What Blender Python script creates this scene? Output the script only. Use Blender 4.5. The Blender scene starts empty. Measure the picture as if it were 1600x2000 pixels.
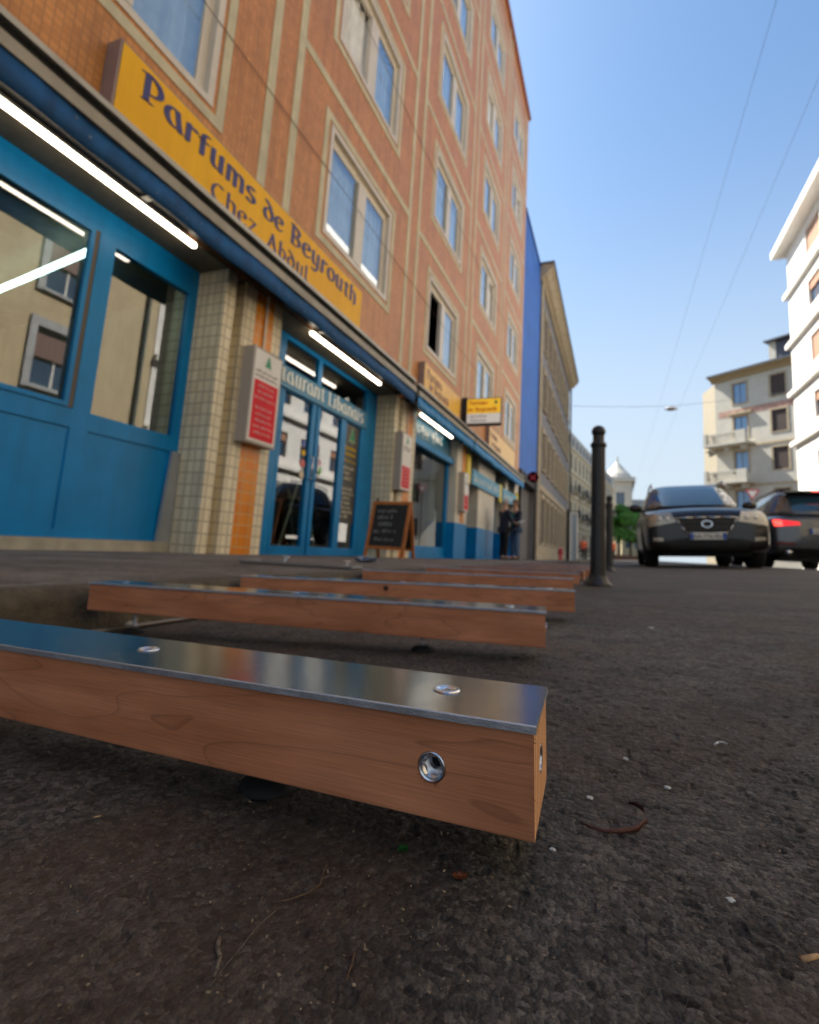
import bpy, bmesh, math, random
import numpy as np
from mathutils import Vector, Matrix
from mathutils.bvhtree import BVHTree
rnd = random.Random(7)
S = bpy.context.scene
COL = S.collection

# ------------------------------------------------------------------ camera
YAW, PITCH, ROLL = .3855, .1475, .0605
cy, sy = math.cos(YAW), math.sin(YAW)
fw = Vector((-sy*math.cos(PITCH), cy*math.cos(PITCH), math.sin(PITCH)))
r0 = Vector((cy, sy, 0)); u0 = r0.cross(fw)
rt = math.cos(ROLL)*r0 + math.sin(ROLL)*u0
up = -math.sin(ROLL)*r0 + math.cos(ROLL)*u0
cam_d = bpy.data.cameras.new("camera"); cam = bpy.data.objects.new("camera", cam_d); COL.objects.link(cam)
m = Matrix.Identity(4)
for i in range(3):
    m[i][0] = rt[i]; m[i][1] = up[i]; m[i][2] = -fw[i]
cam.matrix_world = m
cam_d.sensor_fit = 'HORIZONTAL'; cam_d.sensor_width = 24; cam_d.lens = 15
cam_d.shift_y = -82/1600
cam_d.clip_start = .01; cam_d.clip_end = 3000
cam_d.dof.use_dof = True; cam_d.dof.focus_distance = .196; cam_d.dof.aperture_fstop = 11.5
S.camera = cam

# ------------------------------------------------------------------ light
SUN_EL, SUN_AZ = math.radians(50), math.radians(-62)     # azimuth from +Y towards +X
w = bpy.data.worlds.new("World"); S.world = w; w.use_nodes = True
nt = w.node_tree; bg = nt.nodes['Background']
sk = nt.nodes.new('ShaderNodeTexSky'); sk.sky_type = 'NISHITA'; sk.sun_disc = False
sk.sun_elevation = SUN_EL; sk.sun_rotation = SUN_AZ
sk.air_density = 1.0; sk.dust_density = 1.3; sk.ozone_density = 2.6
tm = nt.nodes.new('ShaderNodeMix'); tm.data_type = 'RGBA'; tm.blend_type = 'MULTIPLY'; tm.inputs[0].default_value = 1
tm.inputs[7].default_value = (.78, .95, 1.0, 1)        # white balance of the sky light
nt.links.new(sk.outputs[0], tm.inputs[6])
tcw = nt.nodes.new('ShaderNodeTexCoord'); sx_ = nt.nodes.new('ShaderNodeSeparateXYZ'); nt.links.new(tcw.outputs['Generated'], sx_.inputs[0])
hz = nt.nodes.new('ShaderNodeMapRange'); hz.interpolation_type = 'SMOOTHERSTEP'; hz.inputs[1].default_value = -.02; hz.inputs[2].default_value = .80; hz.inputs[3].default_value = .95; hz.inputs[4].default_value = 0
nt.links.new(sx_.outputs[2], hz.inputs[0])
hm = nt.nodes.new('ShaderNodeMix'); hm.data_type = 'RGBA'; hm.inputs[7].default_value = (3.15, 3.6, 4.0, 1)   # pale summer haze low in the sky
nt.links.new(hz.outputs[0], hm.inputs[0]); nt.links.new(tm.outputs[2], hm.inputs[6]); nt.links.new(hm.outputs[2], bg.inputs[0]); bg.inputs[1].default_value = .08
sd = Vector((math.sin(SUN_AZ)*math.cos(SUN_EL), math.cos(SUN_AZ)*math.cos(SUN_EL), math.sin(SUN_EL)))
ld = bpy.data.lights.new("sun", 'SUN'); ld.energy = 5.0; ld.angle = math.radians(.5); ld.color = (1, .94, .84)
lo = bpy.data.objects.new("sun", ld); COL.objects.link(lo)
lo.rotation_euler = sd.to_track_quat('Z', 'Y').to_euler()
S.view_settings.view_transform = 'Standard'; S.view_settings.look = 'None'
S.view_settings.exposure = 1.5; S.view_settings.gamma = 1
S.cycles.max_bounces = 8; S.cycles.transparent_max_bounces = 12
S.cycles.caustics_reflective = False; S.cycles.caustics_refractive = False

# ------------------------------------------------------------------ materials
def lin(c):
    return tuple((v/255/12.92 if v/255 <= .04045 else ((v/255+.055)/1.055)**2.4) for v in c) + (1,)
MATS = {}
def mat(name, col, rough=.6, metal=0, spec=.5, noise=0, nscale=5, bump=0, bscale=200, coat=0, emit=None, estr=0, trans=0):
    """plain material with colour variation and fine bump from noise"""
    if name in MATS: return MATS[name]
    M = bpy.data.materials.new(name); M.use_nodes = True; MATS[name] = M
    n = M.node_tree; b = n.nodes['Principled BSDF']
    c = col if len(col) == 4 else tuple(col)+(1,)
    b.inputs['Base Color'].default_value = c
    b.inputs['Roughness'].default_value = rough; b.inputs['Metallic'].default_value = metal
    b.inputs['Specular IOR Level'].default_value = spec
    b.inputs['Coat Weight'].default_value = coat
    if emit:
        b.inputs['Emission Color'].default_value = tuple(emit)+(1,); b.inputs['Emission Strength'].default_value = estr
    tc = n.nodes.new('ShaderNodeTexCoord')
    if noise:
        t = n.nodes.new('ShaderNodeTexNoise'); t.inputs['Scale'].default_value = nscale; t.inputs['Detail'].default_value = 6
        n.links.new(tc.outputs['Object'], t.inputs['Vector'])
        r = n.nodes.new('ShaderNodeValToRGB')
        r.color_ramp.elements[0].position = .3; r.color_ramp.elements[1].position = .7
        r.color_ramp.elements[0].color = tuple(v*(1-noise) for v in c[:3])+(1,)
        r.color_ramp.elements[1].color = tuple(min(1, v*(1+noise)) for v in c[:3])+(1,)
        n.links.new(t.outputs['Fac'], r.inputs[0])
        mp = n.nodes.new('ShaderNodeMapping'); mp.inputs['Scale'].default_value = (7, 7, .8); n.links.new(tc.outputs['Object'], mp.inputs[0])
        sn = n.nodes.new('ShaderNodeTexNoise'); sn.inputs['Scale'].default_value = 1.5; sn.inputs['Detail'].default_value = 7; n.links.new(mp.outputs[0], sn.inputs['Vector'])
        sr = n.nodes.new('ShaderNodeMapRange'); sr.inputs[1].default_value = .32; sr.inputs[2].default_value = .6; sr.inputs[3].default_value = 1-min(.25, noise*1.2); sr.inputs[4].default_value = 1; n.links.new(sn.outputs['Fac'], sr.inputs[0])
        m2 = n.nodes.new('ShaderNodeMix'); m2.data_type = 'RGBA'; m2.blend_type = 'MULTIPLY'; m2.inputs[0].default_value = 1
        n.links.new(r.outputs[0], m2.inputs[6]); n.links.new(sr.outputs[0], m2.inputs[7]); n.links.new(m2.outputs[2], b.inputs['Base Color'])
    if bump:
        t = n.nodes.new('ShaderNodeTexNoise'); t.inputs['Scale'].default_value = bscale; t.inputs['Detail'].default_value = 4
        n.links.new(tc.outputs['Object'], t.inputs['Vector'])
        bp = n.nodes.new('ShaderNodeBump'); bp.inputs['Strength'].default_value = bump; bp.inputs['Distance'].default_value = .01
        n.links.new(t.outputs['Fac'], bp.inputs['Height']); n.links.new(bp.outputs[0], b.inputs['Normal'])
    return M

def tile_mat(name, c1, c2, grout, tw, th, mortar=.06, rough=.3, bump=.3, vary=.3, big=0):
    """square tiles on upright faces: (x+y, z) in object space"""
    M = bpy.data.materials.new(name); M.use_nodes = True; n = M.node_tree; b = n.nodes['Principled BSDF']
    L = n.links.new
    tc = n.nodes.new('ShaderNodeTexCoord'); sp = n.nodes.new('ShaderNodeSeparateXYZ'); L(tc.outputs['Object'], sp.inputs[0])
    ad = n.nodes.new('ShaderNodeMath'); L(sp.outputs[0], ad.inputs[0]); L(sp.outputs[1], ad.inputs[1])
    cb = n.nodes.new('ShaderNodeCombineXYZ'); L(ad.outputs[0], cb.inputs[0]); L(sp.outputs[2], cb.inputs[1])
    br = n.nodes.new('ShaderNodeTexBrick'); L(cb.outputs[0], br.inputs['Vector'])
    br.offset = 0; br.inputs['Color1'].default_value = c1; br.inputs['Color2'].default_value = c2
    br.inputs['Mortar'].default_value = grout; br.inputs['Scale'].default_value = 1
    br.inputs['Brick Width'].default_value = tw; br.inputs['Row Height'].default_value = th
    br.inputs['Mortar Size'].default_value = mortar*th; br.inputs['Mortar Smooth'].default_value = .3
    no = n.nodes.new('ShaderNodeTexNoise'); no.inputs['Scale'].default_value = 2.2; no.inputs['Detail'].default_value = 5
    L(tc.outputs['Object'], no.inputs['Vector'])
    mr = n.nodes.new('ShaderNodeMapRange'); mr.inputs[3].default_value = 1-vary; mr.inputs[4].default_value = 1+vary
    L(no.outputs['Fac'], mr.inputs[0])
    mx = n.nodes.new('ShaderNodeMix'); mx.data_type = 'RGBA'; mx.blend_type = 'MULTIPLY'; mx.inputs[0].default_value = 1
    L(br.outputs['Color'], mx.inputs[6]); L(mr.outputs[0], mx.inputs[7])
    mp = n.nodes.new('ShaderNodeMapping'); mp.inputs['Scale'].default_value = (5, 5, .5); L(tc.outputs['Object'], mp.inputs[0])
    sn = n.nodes.new('ShaderNodeTexNoise'); sn.inputs['Scale'].default_value = 1.6; sn.inputs['Detail'].default_value = 6; L(mp.outputs[0], sn.inputs['Vector'])
    sr = n.nodes.new('ShaderNodeMapRange'); sr.inputs[1].default_value = .3; sr.inputs[2].default_value = .62; sr.inputs[3].default_value = .80; sr.inputs[4].default_value = 1.04; L(sn.outputs['Fac'], sr.inputs[0])
    m2 = n.nodes.new('ShaderNodeMix'); m2.data_type = 'RGBA'; m2.blend_type = 'MULTIPLY'; m2.inputs[0].default_value = 1
    L(mx.outputs[2], m2.inputs[6]); L(sr.outputs[0], m2.inputs[7]); L(m2.outputs[2], b.inputs['Base Color'])
    b.inputs['Roughness'].default_value = rough; b.inputs['Specular IOR Level'].default_value = .3
    bp = n.nodes.new('ShaderNodeBump'); bp.invert = True; bp.inputs['Strength'].default_value = bump; bp.inputs['Distance'].default_value = .004
    L(br.outputs['Fac'], bp.inputs['Height']); L(bp.outputs[0], b.inputs['Normal'])
    MATS[name] = M; return M

def glass_mat(name, tint=(.75, .85, .85), ior=1.75, base=.0):
    M = bpy.data.materials.new(name); M.use_nodes = True; n = M.node_tree; n.nodes.clear(); L = n.links.new
    out = n.nodes.new('ShaderNodeOutputMaterial'); tr = n.nodes.new('ShaderNodeBsdfTransparent'); tr.inputs[0].default_value = tuple(tint)+(1,)
    gl = n.nodes.new('ShaderNodeBsdfGlossy'); gl.inputs['Roughness'].default_value = .015; gl.inputs[0].default_value = (.95, .97, 1, 1)
    fr = n.nodes.new('ShaderNodeFresnel'); fr.inputs[0].default_value = ior
    tc = n.nodes.new('ShaderNodeTexCoord'); no = n.nodes.new('ShaderNodeTexNoise'); no.inputs['Scale'].default_value = 1.3
    bp = n.nodes.new('ShaderNodeBump'); bp.inputs['Strength'].default_value = .012; bp.inputs['Distance'].default_value = .02
    L(tc.outputs['Object'], no.inputs['Vector']); L(no.outputs['Fac'], bp.inputs['Height']); L(bp.outputs[0], gl.inputs['Normal'])
    ma = n.nodes.new('ShaderNodeMath'); ma.operation = 'ADD'; ma.inputs[1].default_value = base; ma.use_clamp = True
    mx = n.nodes.new('ShaderNodeMixShader'); L(fr.outputs[0], ma.inputs[0])
    ge = n.nodes.new('ShaderNodeNewGeometry'); iv = n.nodes.new('ShaderNodeMath'); iv.operation = 'SUBTRACT'; iv.inputs[0].default_value = 1; L(ge.outputs['Backfacing'], iv.inputs[1])
    mu = n.nodes.new('ShaderNodeMath'); mu.operation = 'MULTIPLY'; L(ma.outputs[0], mu.inputs[0]); L(iv.outputs[0], mu.inputs[1]); L(mu.outputs[0], mx.inputs[0])
    L(tr.outputs[0], mx.inputs[1]); L(gl.outputs[0], mx.inputs[2]); L(mx.outputs[0], out.inputs[0])
    MATS[name] = M; return M

blue = mat('blue_paint', lin((2, 126, 192)), .38, noise=.10, nscale=3, bump=.03, bscale=40, spec=.28)
blue_dark = mat('blue_fabric', lin((14, 84, 142)), .75, noise=.25, nscale=6, bump=.1, bscale=60)
white_al = mat('cream_aluminium', lin((222, 212, 196)), .4, noise=.05)
white_p = mat('white_plaster', lin((236, 232, 224)), .8, noise=.05, nscale=2, bump=.1, bscale=60)
black_g = mat('black_gap', (.008, .008, .008), .9)
grey_al = mat('grey_aluminium', lin((176, 170, 160)), .4, metal=.3, noise=.08)
glass = glass_mat('window_glass', (.90, .96, .98), 1.6, .30)
shopglass = glass_mat('shop_glass', (.74, .82, .80), 1.6, .13)
interior = mat('interior_dark', lin((92, 90, 80)), .9, noise=.3, nscale=1)
interior_d = mat('interior_shadow', lin((40, 38, 35)), .9, noise=.3)
curtain = mat('net_curtain', lin((240, 242, 242)), .9, noise=.1)
beige_t = tile_mat('beige_tiles', lin((234, 222, 192)), lin((222, 208, 176)), lin((182, 168, 142)), .083, .108, .07, .35, .4, .12)
orange_t = tile_mat('orange_tiles', lin((232, 142, 22)), lin((220, 126, 18)), lin((214, 164, 104)), .15, .108, .07, .3, .4, .15)
terra = tile_mat('terracotta_mosaic', lin((218, 150, 86)), lin((200, 134, 76)), lin((184, 126, 78)), .060, .060, .09, .40, .5, .2)
band = mat('pale_render_band', lin((208, 198, 166)), .7, noise=.12, nscale=4, bump=.15, bscale=80)
tube_on = mat('lit_tube', (1, .93, .8), .4, emit=(1, .86, .66), estr=3.6)
tube_cool = mat('lit_tube_cool', (.9, 1, 1), .4, emit=(.75, 1, .97), estr=2.6)
yellow = mat('yellow_sign_face', lin((255, 188, 16)), .5, spec=.25, noise=.06, nscale=1.5)
navy = mat('navy_lettering', lin((58, 58, 118)), .5)
red = mat('red_panel', lin((226, 22, 40)), .5, spec=.2, noise=.08, nscale=8)
palepink = mat('pale_lettering', lin((236, 196, 190)), .6)
green = mat('cedar_green', lin((20, 140, 96)), .5)
white_f = mat('white_sign_face', lin((228, 222, 214)), .4, noise=.04)
steel = mat('zinc_steel', lin((222, 222, 224)), .27, metal=1, noise=.1, nscale=300, bump=.05, bscale=400)
rubber = mat('black_rubber', (.012, .012, .012), .75, bump=.1, bscale=300)
black_m = mat('black_metal_paint', lin((44, 42, 40)), .42, noise=.25, nscale=30, bump=.08, bscale=150)
oran_w = mat('orange_pine', lin((190, 112, 48)), .5, noise=.2, nscale=20)
chalk = mat('chalkboard', lin((38, 38, 36)), .7, noise=.3, nscale=12)
chalk_w = mat('chalk_marks', lin((150, 150, 145)), .9)

def wood_mat(name, seed, end=False):
    M = bpy.data.materials.new(name); M.use_nodes = True; n = M.node_tree; b = n.nodes['Principled BSDF']; L = n.links.new
    tc = n.nodes.new('ShaderNodeTexCoord')
    def mapn(sc, loc=(0, 0, 0)):
        mp = n.nodes.new('ShaderNodeMapping'); mp.inputs['Scale'].default_value = sc; mp.inputs['Location'].default_value = loc
        L(tc.outputs['Object'], mp.inputs[0]); return mp
    def noi(mp, sc, det=5, dist=0):
        t = n.nodes.new('ShaderNodeTexNoise'); t.inputs['Scale'].default_value = sc; t.inputs['Detail'].default_value = det
        t.inputs['Distortion'].default_value = dist; L(mp.outputs[0], t.inputs['Vector']); return t
    def ramp(src, stops):
        r = n.nodes.new('ShaderNodeValToRGB'); e = r.color_ramp.elements
        e[0].position, e[0].color = stops[0]; e[1].position, e[1].color = stops[-1]
        for p, c in stops[1:-1]:
            q = e.new(p); q.color = c
        L(src, r.inputs[0]); return r
    def mul(a, bb, f=1.0):
        x = n.nodes.new('ShaderNodeMix'); x.data_type = 'RGBA'; x.blend_type = 'MULTIPLY'; x.inputs[0].default_value = f
        L(a, x.inputs[6]); L(bb, x.inputs[7]); return x.outputs[2]
    g = lambda v: (v, v, v, 1)
    if end:
        t = n.nodes.new('ShaderNodeTexWave'); t.wave_type = 'BANDS'; t.bands_direction = 'Y'
        mp = mapn((1, 1, .12), (seed, 0, 0)); L(mp.outputs[0], t.inputs['Vector'])
        t.inputs['Scale'].default_value = 42; t.inputs['Distortion'].default_value = 1.2; t.inputs['Detail'].default_value = 3
        r = ramp(t.outputs['Fac'], [(.0, lin((150, 84, 48))), (.4, lin((226, 164, 112))), (1, lin((246, 196, 146)))])
        L(r.outputs[0], b.inputs['Base Color'])
        bp = n.nodes.new('ShaderNodeBump'); bp.inputs['Strength'].default_value = .6; bp.inputs['Distance'].default_value = .001
        L(t.outputs['Fac'], bp.inputs['Height']); L(bp.outputs[0], b.inputs['Normal']); b.inputs['Roughness'].default_value = .75
        MATS[name] = M; return M
    base = ramp(noi(mapn((2, 14, 14), (seed, 0, 0)), 4, 4).outputs['Fac'], [(.3, lin((186, 118, 80))), (.7, lin((216, 146, 106)))])
    # long wavering growth rings, seen as thin darker outlines on the flat sawn face
    rg = noi(mapn((3.2, 11, 17), (seed*1.7, 3.1, .4)), 1.15, 2.2, .35)
    mm = n.nodes.new('ShaderNodeMath'); mm.operation = 'MULTIPLY'; mm.inputs[1].default_value = 8; L(rg.outputs['Fac'], mm.inputs[0])
    fr = n.nodes.new('ShaderNodeMath'); fr.operation = 'FRACT'; L(mm.outputs[0], fr.inputs[0])
    rings = ramp(fr.outputs[0], [(0, g(.96)), (.70, g(1)), (.92, g(.88)), (.98, g(.62)), (1, g(.92))])
    c = mul(base.outputs[0], rings.outputs[0], .85)
    fine = ramp(noi(mapn((3, 150, 150), (seed, 0, 0)), 6, 3).outputs['Fac'], [(.3, g(.86)), (.7, g(1.06))])
    c = mul(c, fine.outputs[0])
    blot = ramp(noi(mapn((5, 8, 8), (seed, 5, 0)), 2.4, 4).outputs['Fac'], [(.35, g(.86)), (.65, g(1.05))])
    c = mul(c, blot.outputs[0])
    ticks = ramp(noi(mapn((26, 300, 300), (seed, 0, 0)), 3, 2).outputs['Fac'], [(.66, g(1)), (.74, g(1.16))])
    c = mul(c, ticks.outputs[0])
    L(c, b.inputs['Base Color']); b.inputs['Roughness'].default_value = .62; b.inputs['Specular IOR Level'].default_value = .3
    bp = n.nodes.new('ShaderNodeBump'); bp.inputs['Strength'].default_value = .35; bp.inputs['Distance'].default_value = .0006
    L(noi(mapn((8, 260, 260), (seed, 0, 0)), 3, 4).outputs['Fac'], bp.inputs['Height']); L(bp.outputs[0], b.inputs['Normal'])
    MATS[name] = M; return M
woods = [wood_mat('fir_wood_%d' % i, i*3.7+.6) for i in range(4)]
wood_end = wood_mat('fir_end_grain', 1.3, True)

def alu_mat():
    M = bpy.data.materials.new('brushed_aluminium'); M.use_nodes = True; n = M.node_tree; b = n.nodes['Principled BSDF']; L = n.links.new
    b.inputs['Metallic'].default_value = 1; b.inputs['Base Color'].default_value = (.62, .64, .67, 1)
    tc = n.nodes.new('ShaderNodeTexCoord'); mp = n.nodes.new('ShaderNodeMapping'); mp.inputs['Scale'].default_value = (4, 160, 160)
    t = n.nodes.new('ShaderNodeTexNoise'); t.inputs['Scale'].default_value = 3; t.inputs['Detail'].default_value = 5
    L(tc.outputs['Object'], mp.inputs[0]); L(mp.outputs[0], t.inputs['Vector'])
    mr = n.nodes.new('ShaderNodeMapRange'); mr.inputs[3].default_value = .13; mr.inputs[4].default_value = .22
    L(t.outputs['Fac'], mr.inputs[0]); L(mr.outputs[0], b.inputs['Roughness'])
    # faint scratches
    v = n.nodes.new('ShaderNodeTexNoise'); v.inputs['Scale'].default_value = 30; v.inputs['Detail'].default_value = 3; L(tc.outputs['Object'], v.inputs['Vector'])
    mr2 = n.nodes.new('ShaderNodeMapRange'); mr2.inputs[3].default_value = .25; mr2.inputs[4].default_value = .36
    L(v.outputs['Fac'], mr2.inputs[0])
    cc = n.nodes.new('ShaderNodeCombineColor')
    for q_, f_ in enumerate((.90, 1.0, 1.12)):
        mq = n.nodes.new('ShaderNodeMath'); mq.operation = 'MULTIPLY'; mq.inputs[1].default_value = f_; L(mr2.outputs[0], mq.inputs[0]); L(mq.outputs[0], cc.inputs[q_])
    L(cc.outputs[0], b.inputs['Base Color'])
    bp = n.nodes.new('ShaderNodeBump'); bp.inputs['Strength'].default_value = .06; bp.inputs['Distance'].default_value = .0005
    L(t.outputs['Fac'], bp.inputs['Height']); L(bp.outputs[0], b.inputs['Normal'])
    return M
alu = alu_mat()
lip_m = mat('satin_metal_lip', (.42, .43, .46), .5, metal=.6, noise=.2, nscale=120, bump=.2, bscale=900)
edge_m = mat('cut_metal_edge', (.62, .62, .63), .38, metal=1, bump=.3, bscale=900)

def asphalt_mat(name, dark, light, sc=160, stone=.0, rough=.8):
    M = bpy.data.materials.new(name); M.use_nodes = True; n = M.node_tree; b = n.nodes['Principled BSDF']; L = n.links.new
    tc = n.nodes.new('ShaderNodeTexCoord')
    def noi(sc_, det, dist=0):
        t = n.nodes.new('ShaderNodeTexNoise'); t.inputs['Scale'].default_value = sc_; t.inputs['Detail'].default_value = det
        t.inputs['Distortion'].default_value = dist; L(tc.outputs['Object'], t.inputs['Vector']); return t.outputs['Fac']
    def ramp(src, stops):
        r = n.nodes.new('ShaderNodeValToRGB'); e = r.color_ramp.elements
        e[0].position, e[0].color = stops[0]; e[1].position, e[1].color = stops[-1]
        for p, c in stops[1:-1]:
            q = e.new(p); q.color = c
        L(src, r.inputs[0]); return r.outputs[0]
    def mul(a, bb, f=1.0, mode='MULTIPLY'):
        x = n.nodes.new('ShaderNodeMix'); x.data_type = 'RGBA'; x.blend_type = mode
        if isinstance(f, float): x.inputs[0].default_value = f
        else: L(f, x.inputs[0])
        L(a, x.inputs[6]); L(bb, x.inputs[7]); return x.outputs[2]
    g = lambda v: (v, v, v, 1)
    vo = n.nodes.new('ShaderNodeTexVoronoi'); vo.inputs['Scale'].default_value = sc; vo.inputs['Randomness'].default_value = 1; L(tc.outputs['Object'], vo.inputs['Vector'])
    sepc = n.nodes.new('ShaderNodeSeparateColor'); L(vo.outputs['Color'], sepc.inputs[0])
    c = ramp(sepc.outputs[0], [(0, dark), (.6, tuple((a+b_)/2 for a, b_ in zip(dark, light))), (1, light)])
    big = ramp(noi(2.1, 6, .8), [(.34, g(.60)), (.64, g(1.12))]); c = mul(c, big)
    mid = ramp(noi(24, 6, .9), [(.34, g(.5)), (.58, g(1.1))]); c = mul(c, mid, .8); fin = ramp(noi(900, 3), [(.35, g(.55)), (.65, g(1.35))]); c = mul(c, fin, .9)
    dirt = ramp(noi(4.5, 6, 1.0), [(.45, g(0)), (.66, g(.5))])
    brown = n.nodes.new('ShaderNodeRGB'); brown.outputs[0].default_value = lin((84, 66, 50))
    c = mul(c, brown.outputs[0], dirt, 'MIX')
    # tiny pale grains of grit
    v2 = n.nodes.new('ShaderNodeTexVoronoi'); v2.inputs['Scale'].default_value = 900; L(tc.outputs['Object'], v2.inputs['Vector'])
    s2 = n.nodes.new('ShaderNodeSeparateColor'); L(v2.outputs['Color'], s2.inputs[0])
    fac = ramp(s2.outputs[1], [(.990, g(0)), (.995, g(.45))])
    pal = n.nodes.new('ShaderNodeRGB'); pal.outputs[0].default_value = lin((160, 140, 112)); c = mul(c, pal.outputs[0], fac, 'MIX')
    L(c, b.inputs['Base Color'])
    rr = n.nodes.new('ShaderNodeMapRange'); rr.inputs[3].default_value = rough-.12; rr.inputs[4].default_value = rough+.15
    L(sepc.outputs[1], rr.inputs[0]); L(rr.outputs[0], b.inputs['Roughness']); b.inputs['Specular IOR Level'].default_value = .35
    b1 = n.nodes.new('ShaderNodeBump'); b1.inputs['Strength'].default_value = .8; b1.inputs['Distance'].default_value = .0010
    L(vo.outputs['Distance'], b1.inputs['Height']); b1.invert = True
    b2 = n.nodes.new('ShaderNodeBump'); b2.inputs['Strength'].default_value = .7; b2.inputs['Distance'].default_value = .001
    L(noi(700, 4), b2.inputs['Height']); L(b1.outputs[0], b2.inputs['Normal']); L(b2.outputs[0], b.inputs['Normal'])
    MATS[name] = M; return M
asph = asphalt_mat('asphalt', lin((58, 53, 48)), lin((114, 106, 97)), 300)
asph_walk = asphalt_mat('pavement_asphalt', lin((116, 105, 94)), lin((146, 133, 120)), 150, rough=.75)
kerb_m = mat('kerb_concrete', lin((88, 78, 62)), .9, noise=.35, nscale=25, bump=.5, bscale=90)

# ------------------------------------------------------------------ object helpers
def link(o, parent=None):
    COL.objects.link(o)
    if parent is not None: o.parent = parent
    return o
def empty(name, loc=(0, 0, 0), label=None, cat=None, group=None, mtx=None):
    o = bpy.data.objects.new(name, None); COL.objects.link(o); o.empty_display_size = .1
    if mtx is not None: o.matrix_world = mtx
    else: o.location = loc
    return tag(o, label, cat, group)
def tag(o, label=None, cat=None, group=None, kind=None):
    if label: o['label'] = label
    if cat: o['category'] = cat
    if group: o['group'] = group
    if kind: o['kind'] = kind
    return o
def mesh_obj(name, bm, m, parent=None, smooth=False, bevel=0, loc=None, seg=2):
    if bevel:
        es = [e for e in bm.edges if len(e.link_faces) == 2 and e.calc_face_angle(0) > .6]
        bmesh.ops.bevel(bm, geom=es, offset=bevel, segments=seg, affect='EDGES', clamp_overlap=True)
    bmesh.ops.recalc_face_normals(bm, faces=bm.faces)
    d = bpy.data.meshes.new(name); bm.to_mesh(d); bm.free()
    for mm in (m if isinstance(m, (list, tuple)) else [m]): d.materials.append(mm)
    if smooth:
        for p in d.polygons: p.use_smooth = True
    o = bpy.data.objects.new(name, d); link(o, parent)
    if loc is not None: o.location = loc
    return o
def NB(): return bmesh.new()
def box(bm, x0, x1, y0, y1, z0, z1, mi=0):
    v = [bm.verts.new((x, y, z)) for z in (z0, z1) for y in (y0, y1) for x in (x0, x1)]
    for f in ((0, 1, 3, 2), (4, 6, 7, 5), (0, 4, 5, 1), (2, 3, 7, 6), (0, 2, 6, 4), (1, 5, 7, 3)):
        bm.faces.new([v[i] for i in f]).material_index = mi
    return bm
def B(*a):
    bm = NB(); box(bm, *a); return bm
def cyl(bm, p0, p1, r0, r1=None, n=12, cap=True):
    r1 = r0 if r1 is None else r1
    p0, p1 = Vector(p0), Vector(p1); d = (p1-p0).normalized()
    a = d.orthogonal().normalized(); b = d.cross(a)
    A = [bm.verts.new(p0+(a*math.cos(t)+b*math.sin(t))*r0) for t in [2*math.pi*i/n for i in range(n)]]
    C = [bm.verts.new(p1+(a*math.cos(t)+b*math.sin(t))*r1) for t in [2*math.pi*i/n for i in range(n)]]
    for i in range(n): bm.faces.new((A[i], A[(i+1) % n], C[(i+1) % n], C[i]))
    if cap: bm.faces.new(A[::-1]); bm.faces.new(C)
    return bm
def lathe(bm, prof, n=32, c=(0, 0, 0)):
    rings = []
    for r, z in prof:
        if r < 1e-6: rings.append([bm.verts.new((c[0], c[1], c[2]+z))])
        else: rings.append([bm.verts.new((c[0]+r*math.cos(2*math.pi*i/n), c[1]+r*math.sin(2*math.pi*i/n), c[2]+z)) for i in range(n)])
    for A, C in zip(rings, rings[1:]):
        for i in range(n):
            q = [A[i % len(A)], A[(i+1) % len(A)], C[(i+1) % len(C)], C[i % len(C)]]
            q = list(dict.fromkeys(q))
            if len(q) > 2: bm.faces.new(q)
    return bm
def tube(bm, pts, r, n=8):
    for a, b in zip(pts, pts[1:]): cyl(bm, a, b, r, n=n)
    return bm
def poly_prism(bm, pts, y0, y1, mi=0):
    """pts in (x,z), extruded in y"""
    A = [bm.verts.new((x, y0, z)) for x, z in pts]; C = [bm.verts.new((x, y1, z)) for x, z in pts]
    bm.faces.new(A).material_index = mi; bm.faces.new(C[::-1]).material_index = mi
    n = len(pts)
    for i in range(n): bm.faces.new((A[i], C[i], C[(i+1) % n], A[(i+1) % n])).material_index = mi
def frame_mtx(origin, d):
    X = Vector((d[0], d[1], 0)).normalized(); Z = Vector((0, 0, 1)); Y = Z.cross(X)
    M = Matrix.Identity(4)
    for i in range(3):
        M[i][0] = X[i]; M[i][1] = Y[i]; M[i][2] = Z[i]; M[i][3] = origin[i]
    return M
def wall_holes(bm, x0, x1, z0, z1, holes, y=0, depth=.2, mi=0):
    xs = sorted(set([x0, x1]+[v for h in holes for v in h[:2] if x0 < v < x1]))
    zs = sorted(set([z0, z1]+[v for h in holes for v in h[2:] if z0 < v < z1]))
    V = {}
    def vv(i, k):
        if (i, k) not in V: V[(i, k)] = bm.verts.new((xs[i], y, zs[k]))
        return V[(i, k)]
    for i in range(len(xs)-1):
        for k in range(len(zs)-1):
            cx, cz = (xs[i]+xs[i+1])/2, (zs[k]+zs[k+1])/2
            if any(h[0] < cx < h[1] and h[2] < cz < h[3] for h in holes): continue
            bm.faces.new((vv(i, k), vv(i+1, k), vv(i+1, k+1), vv(i, k+1))).material_index = mi
    for a, b_, c, d in holes:
        P = [(a, c), (b_, c), (b_, d), (a, d)]
        for p, q in zip(P, P[1:]+P[:1]):
            bm.faces.new([bm.verts.new(v) for v in ((p[0], y, p[1]), (q[0], y, q[1]), (q[0], y+depth, q[1]), (p[0], y+depth, p[1]))]).material_index = mi
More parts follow.
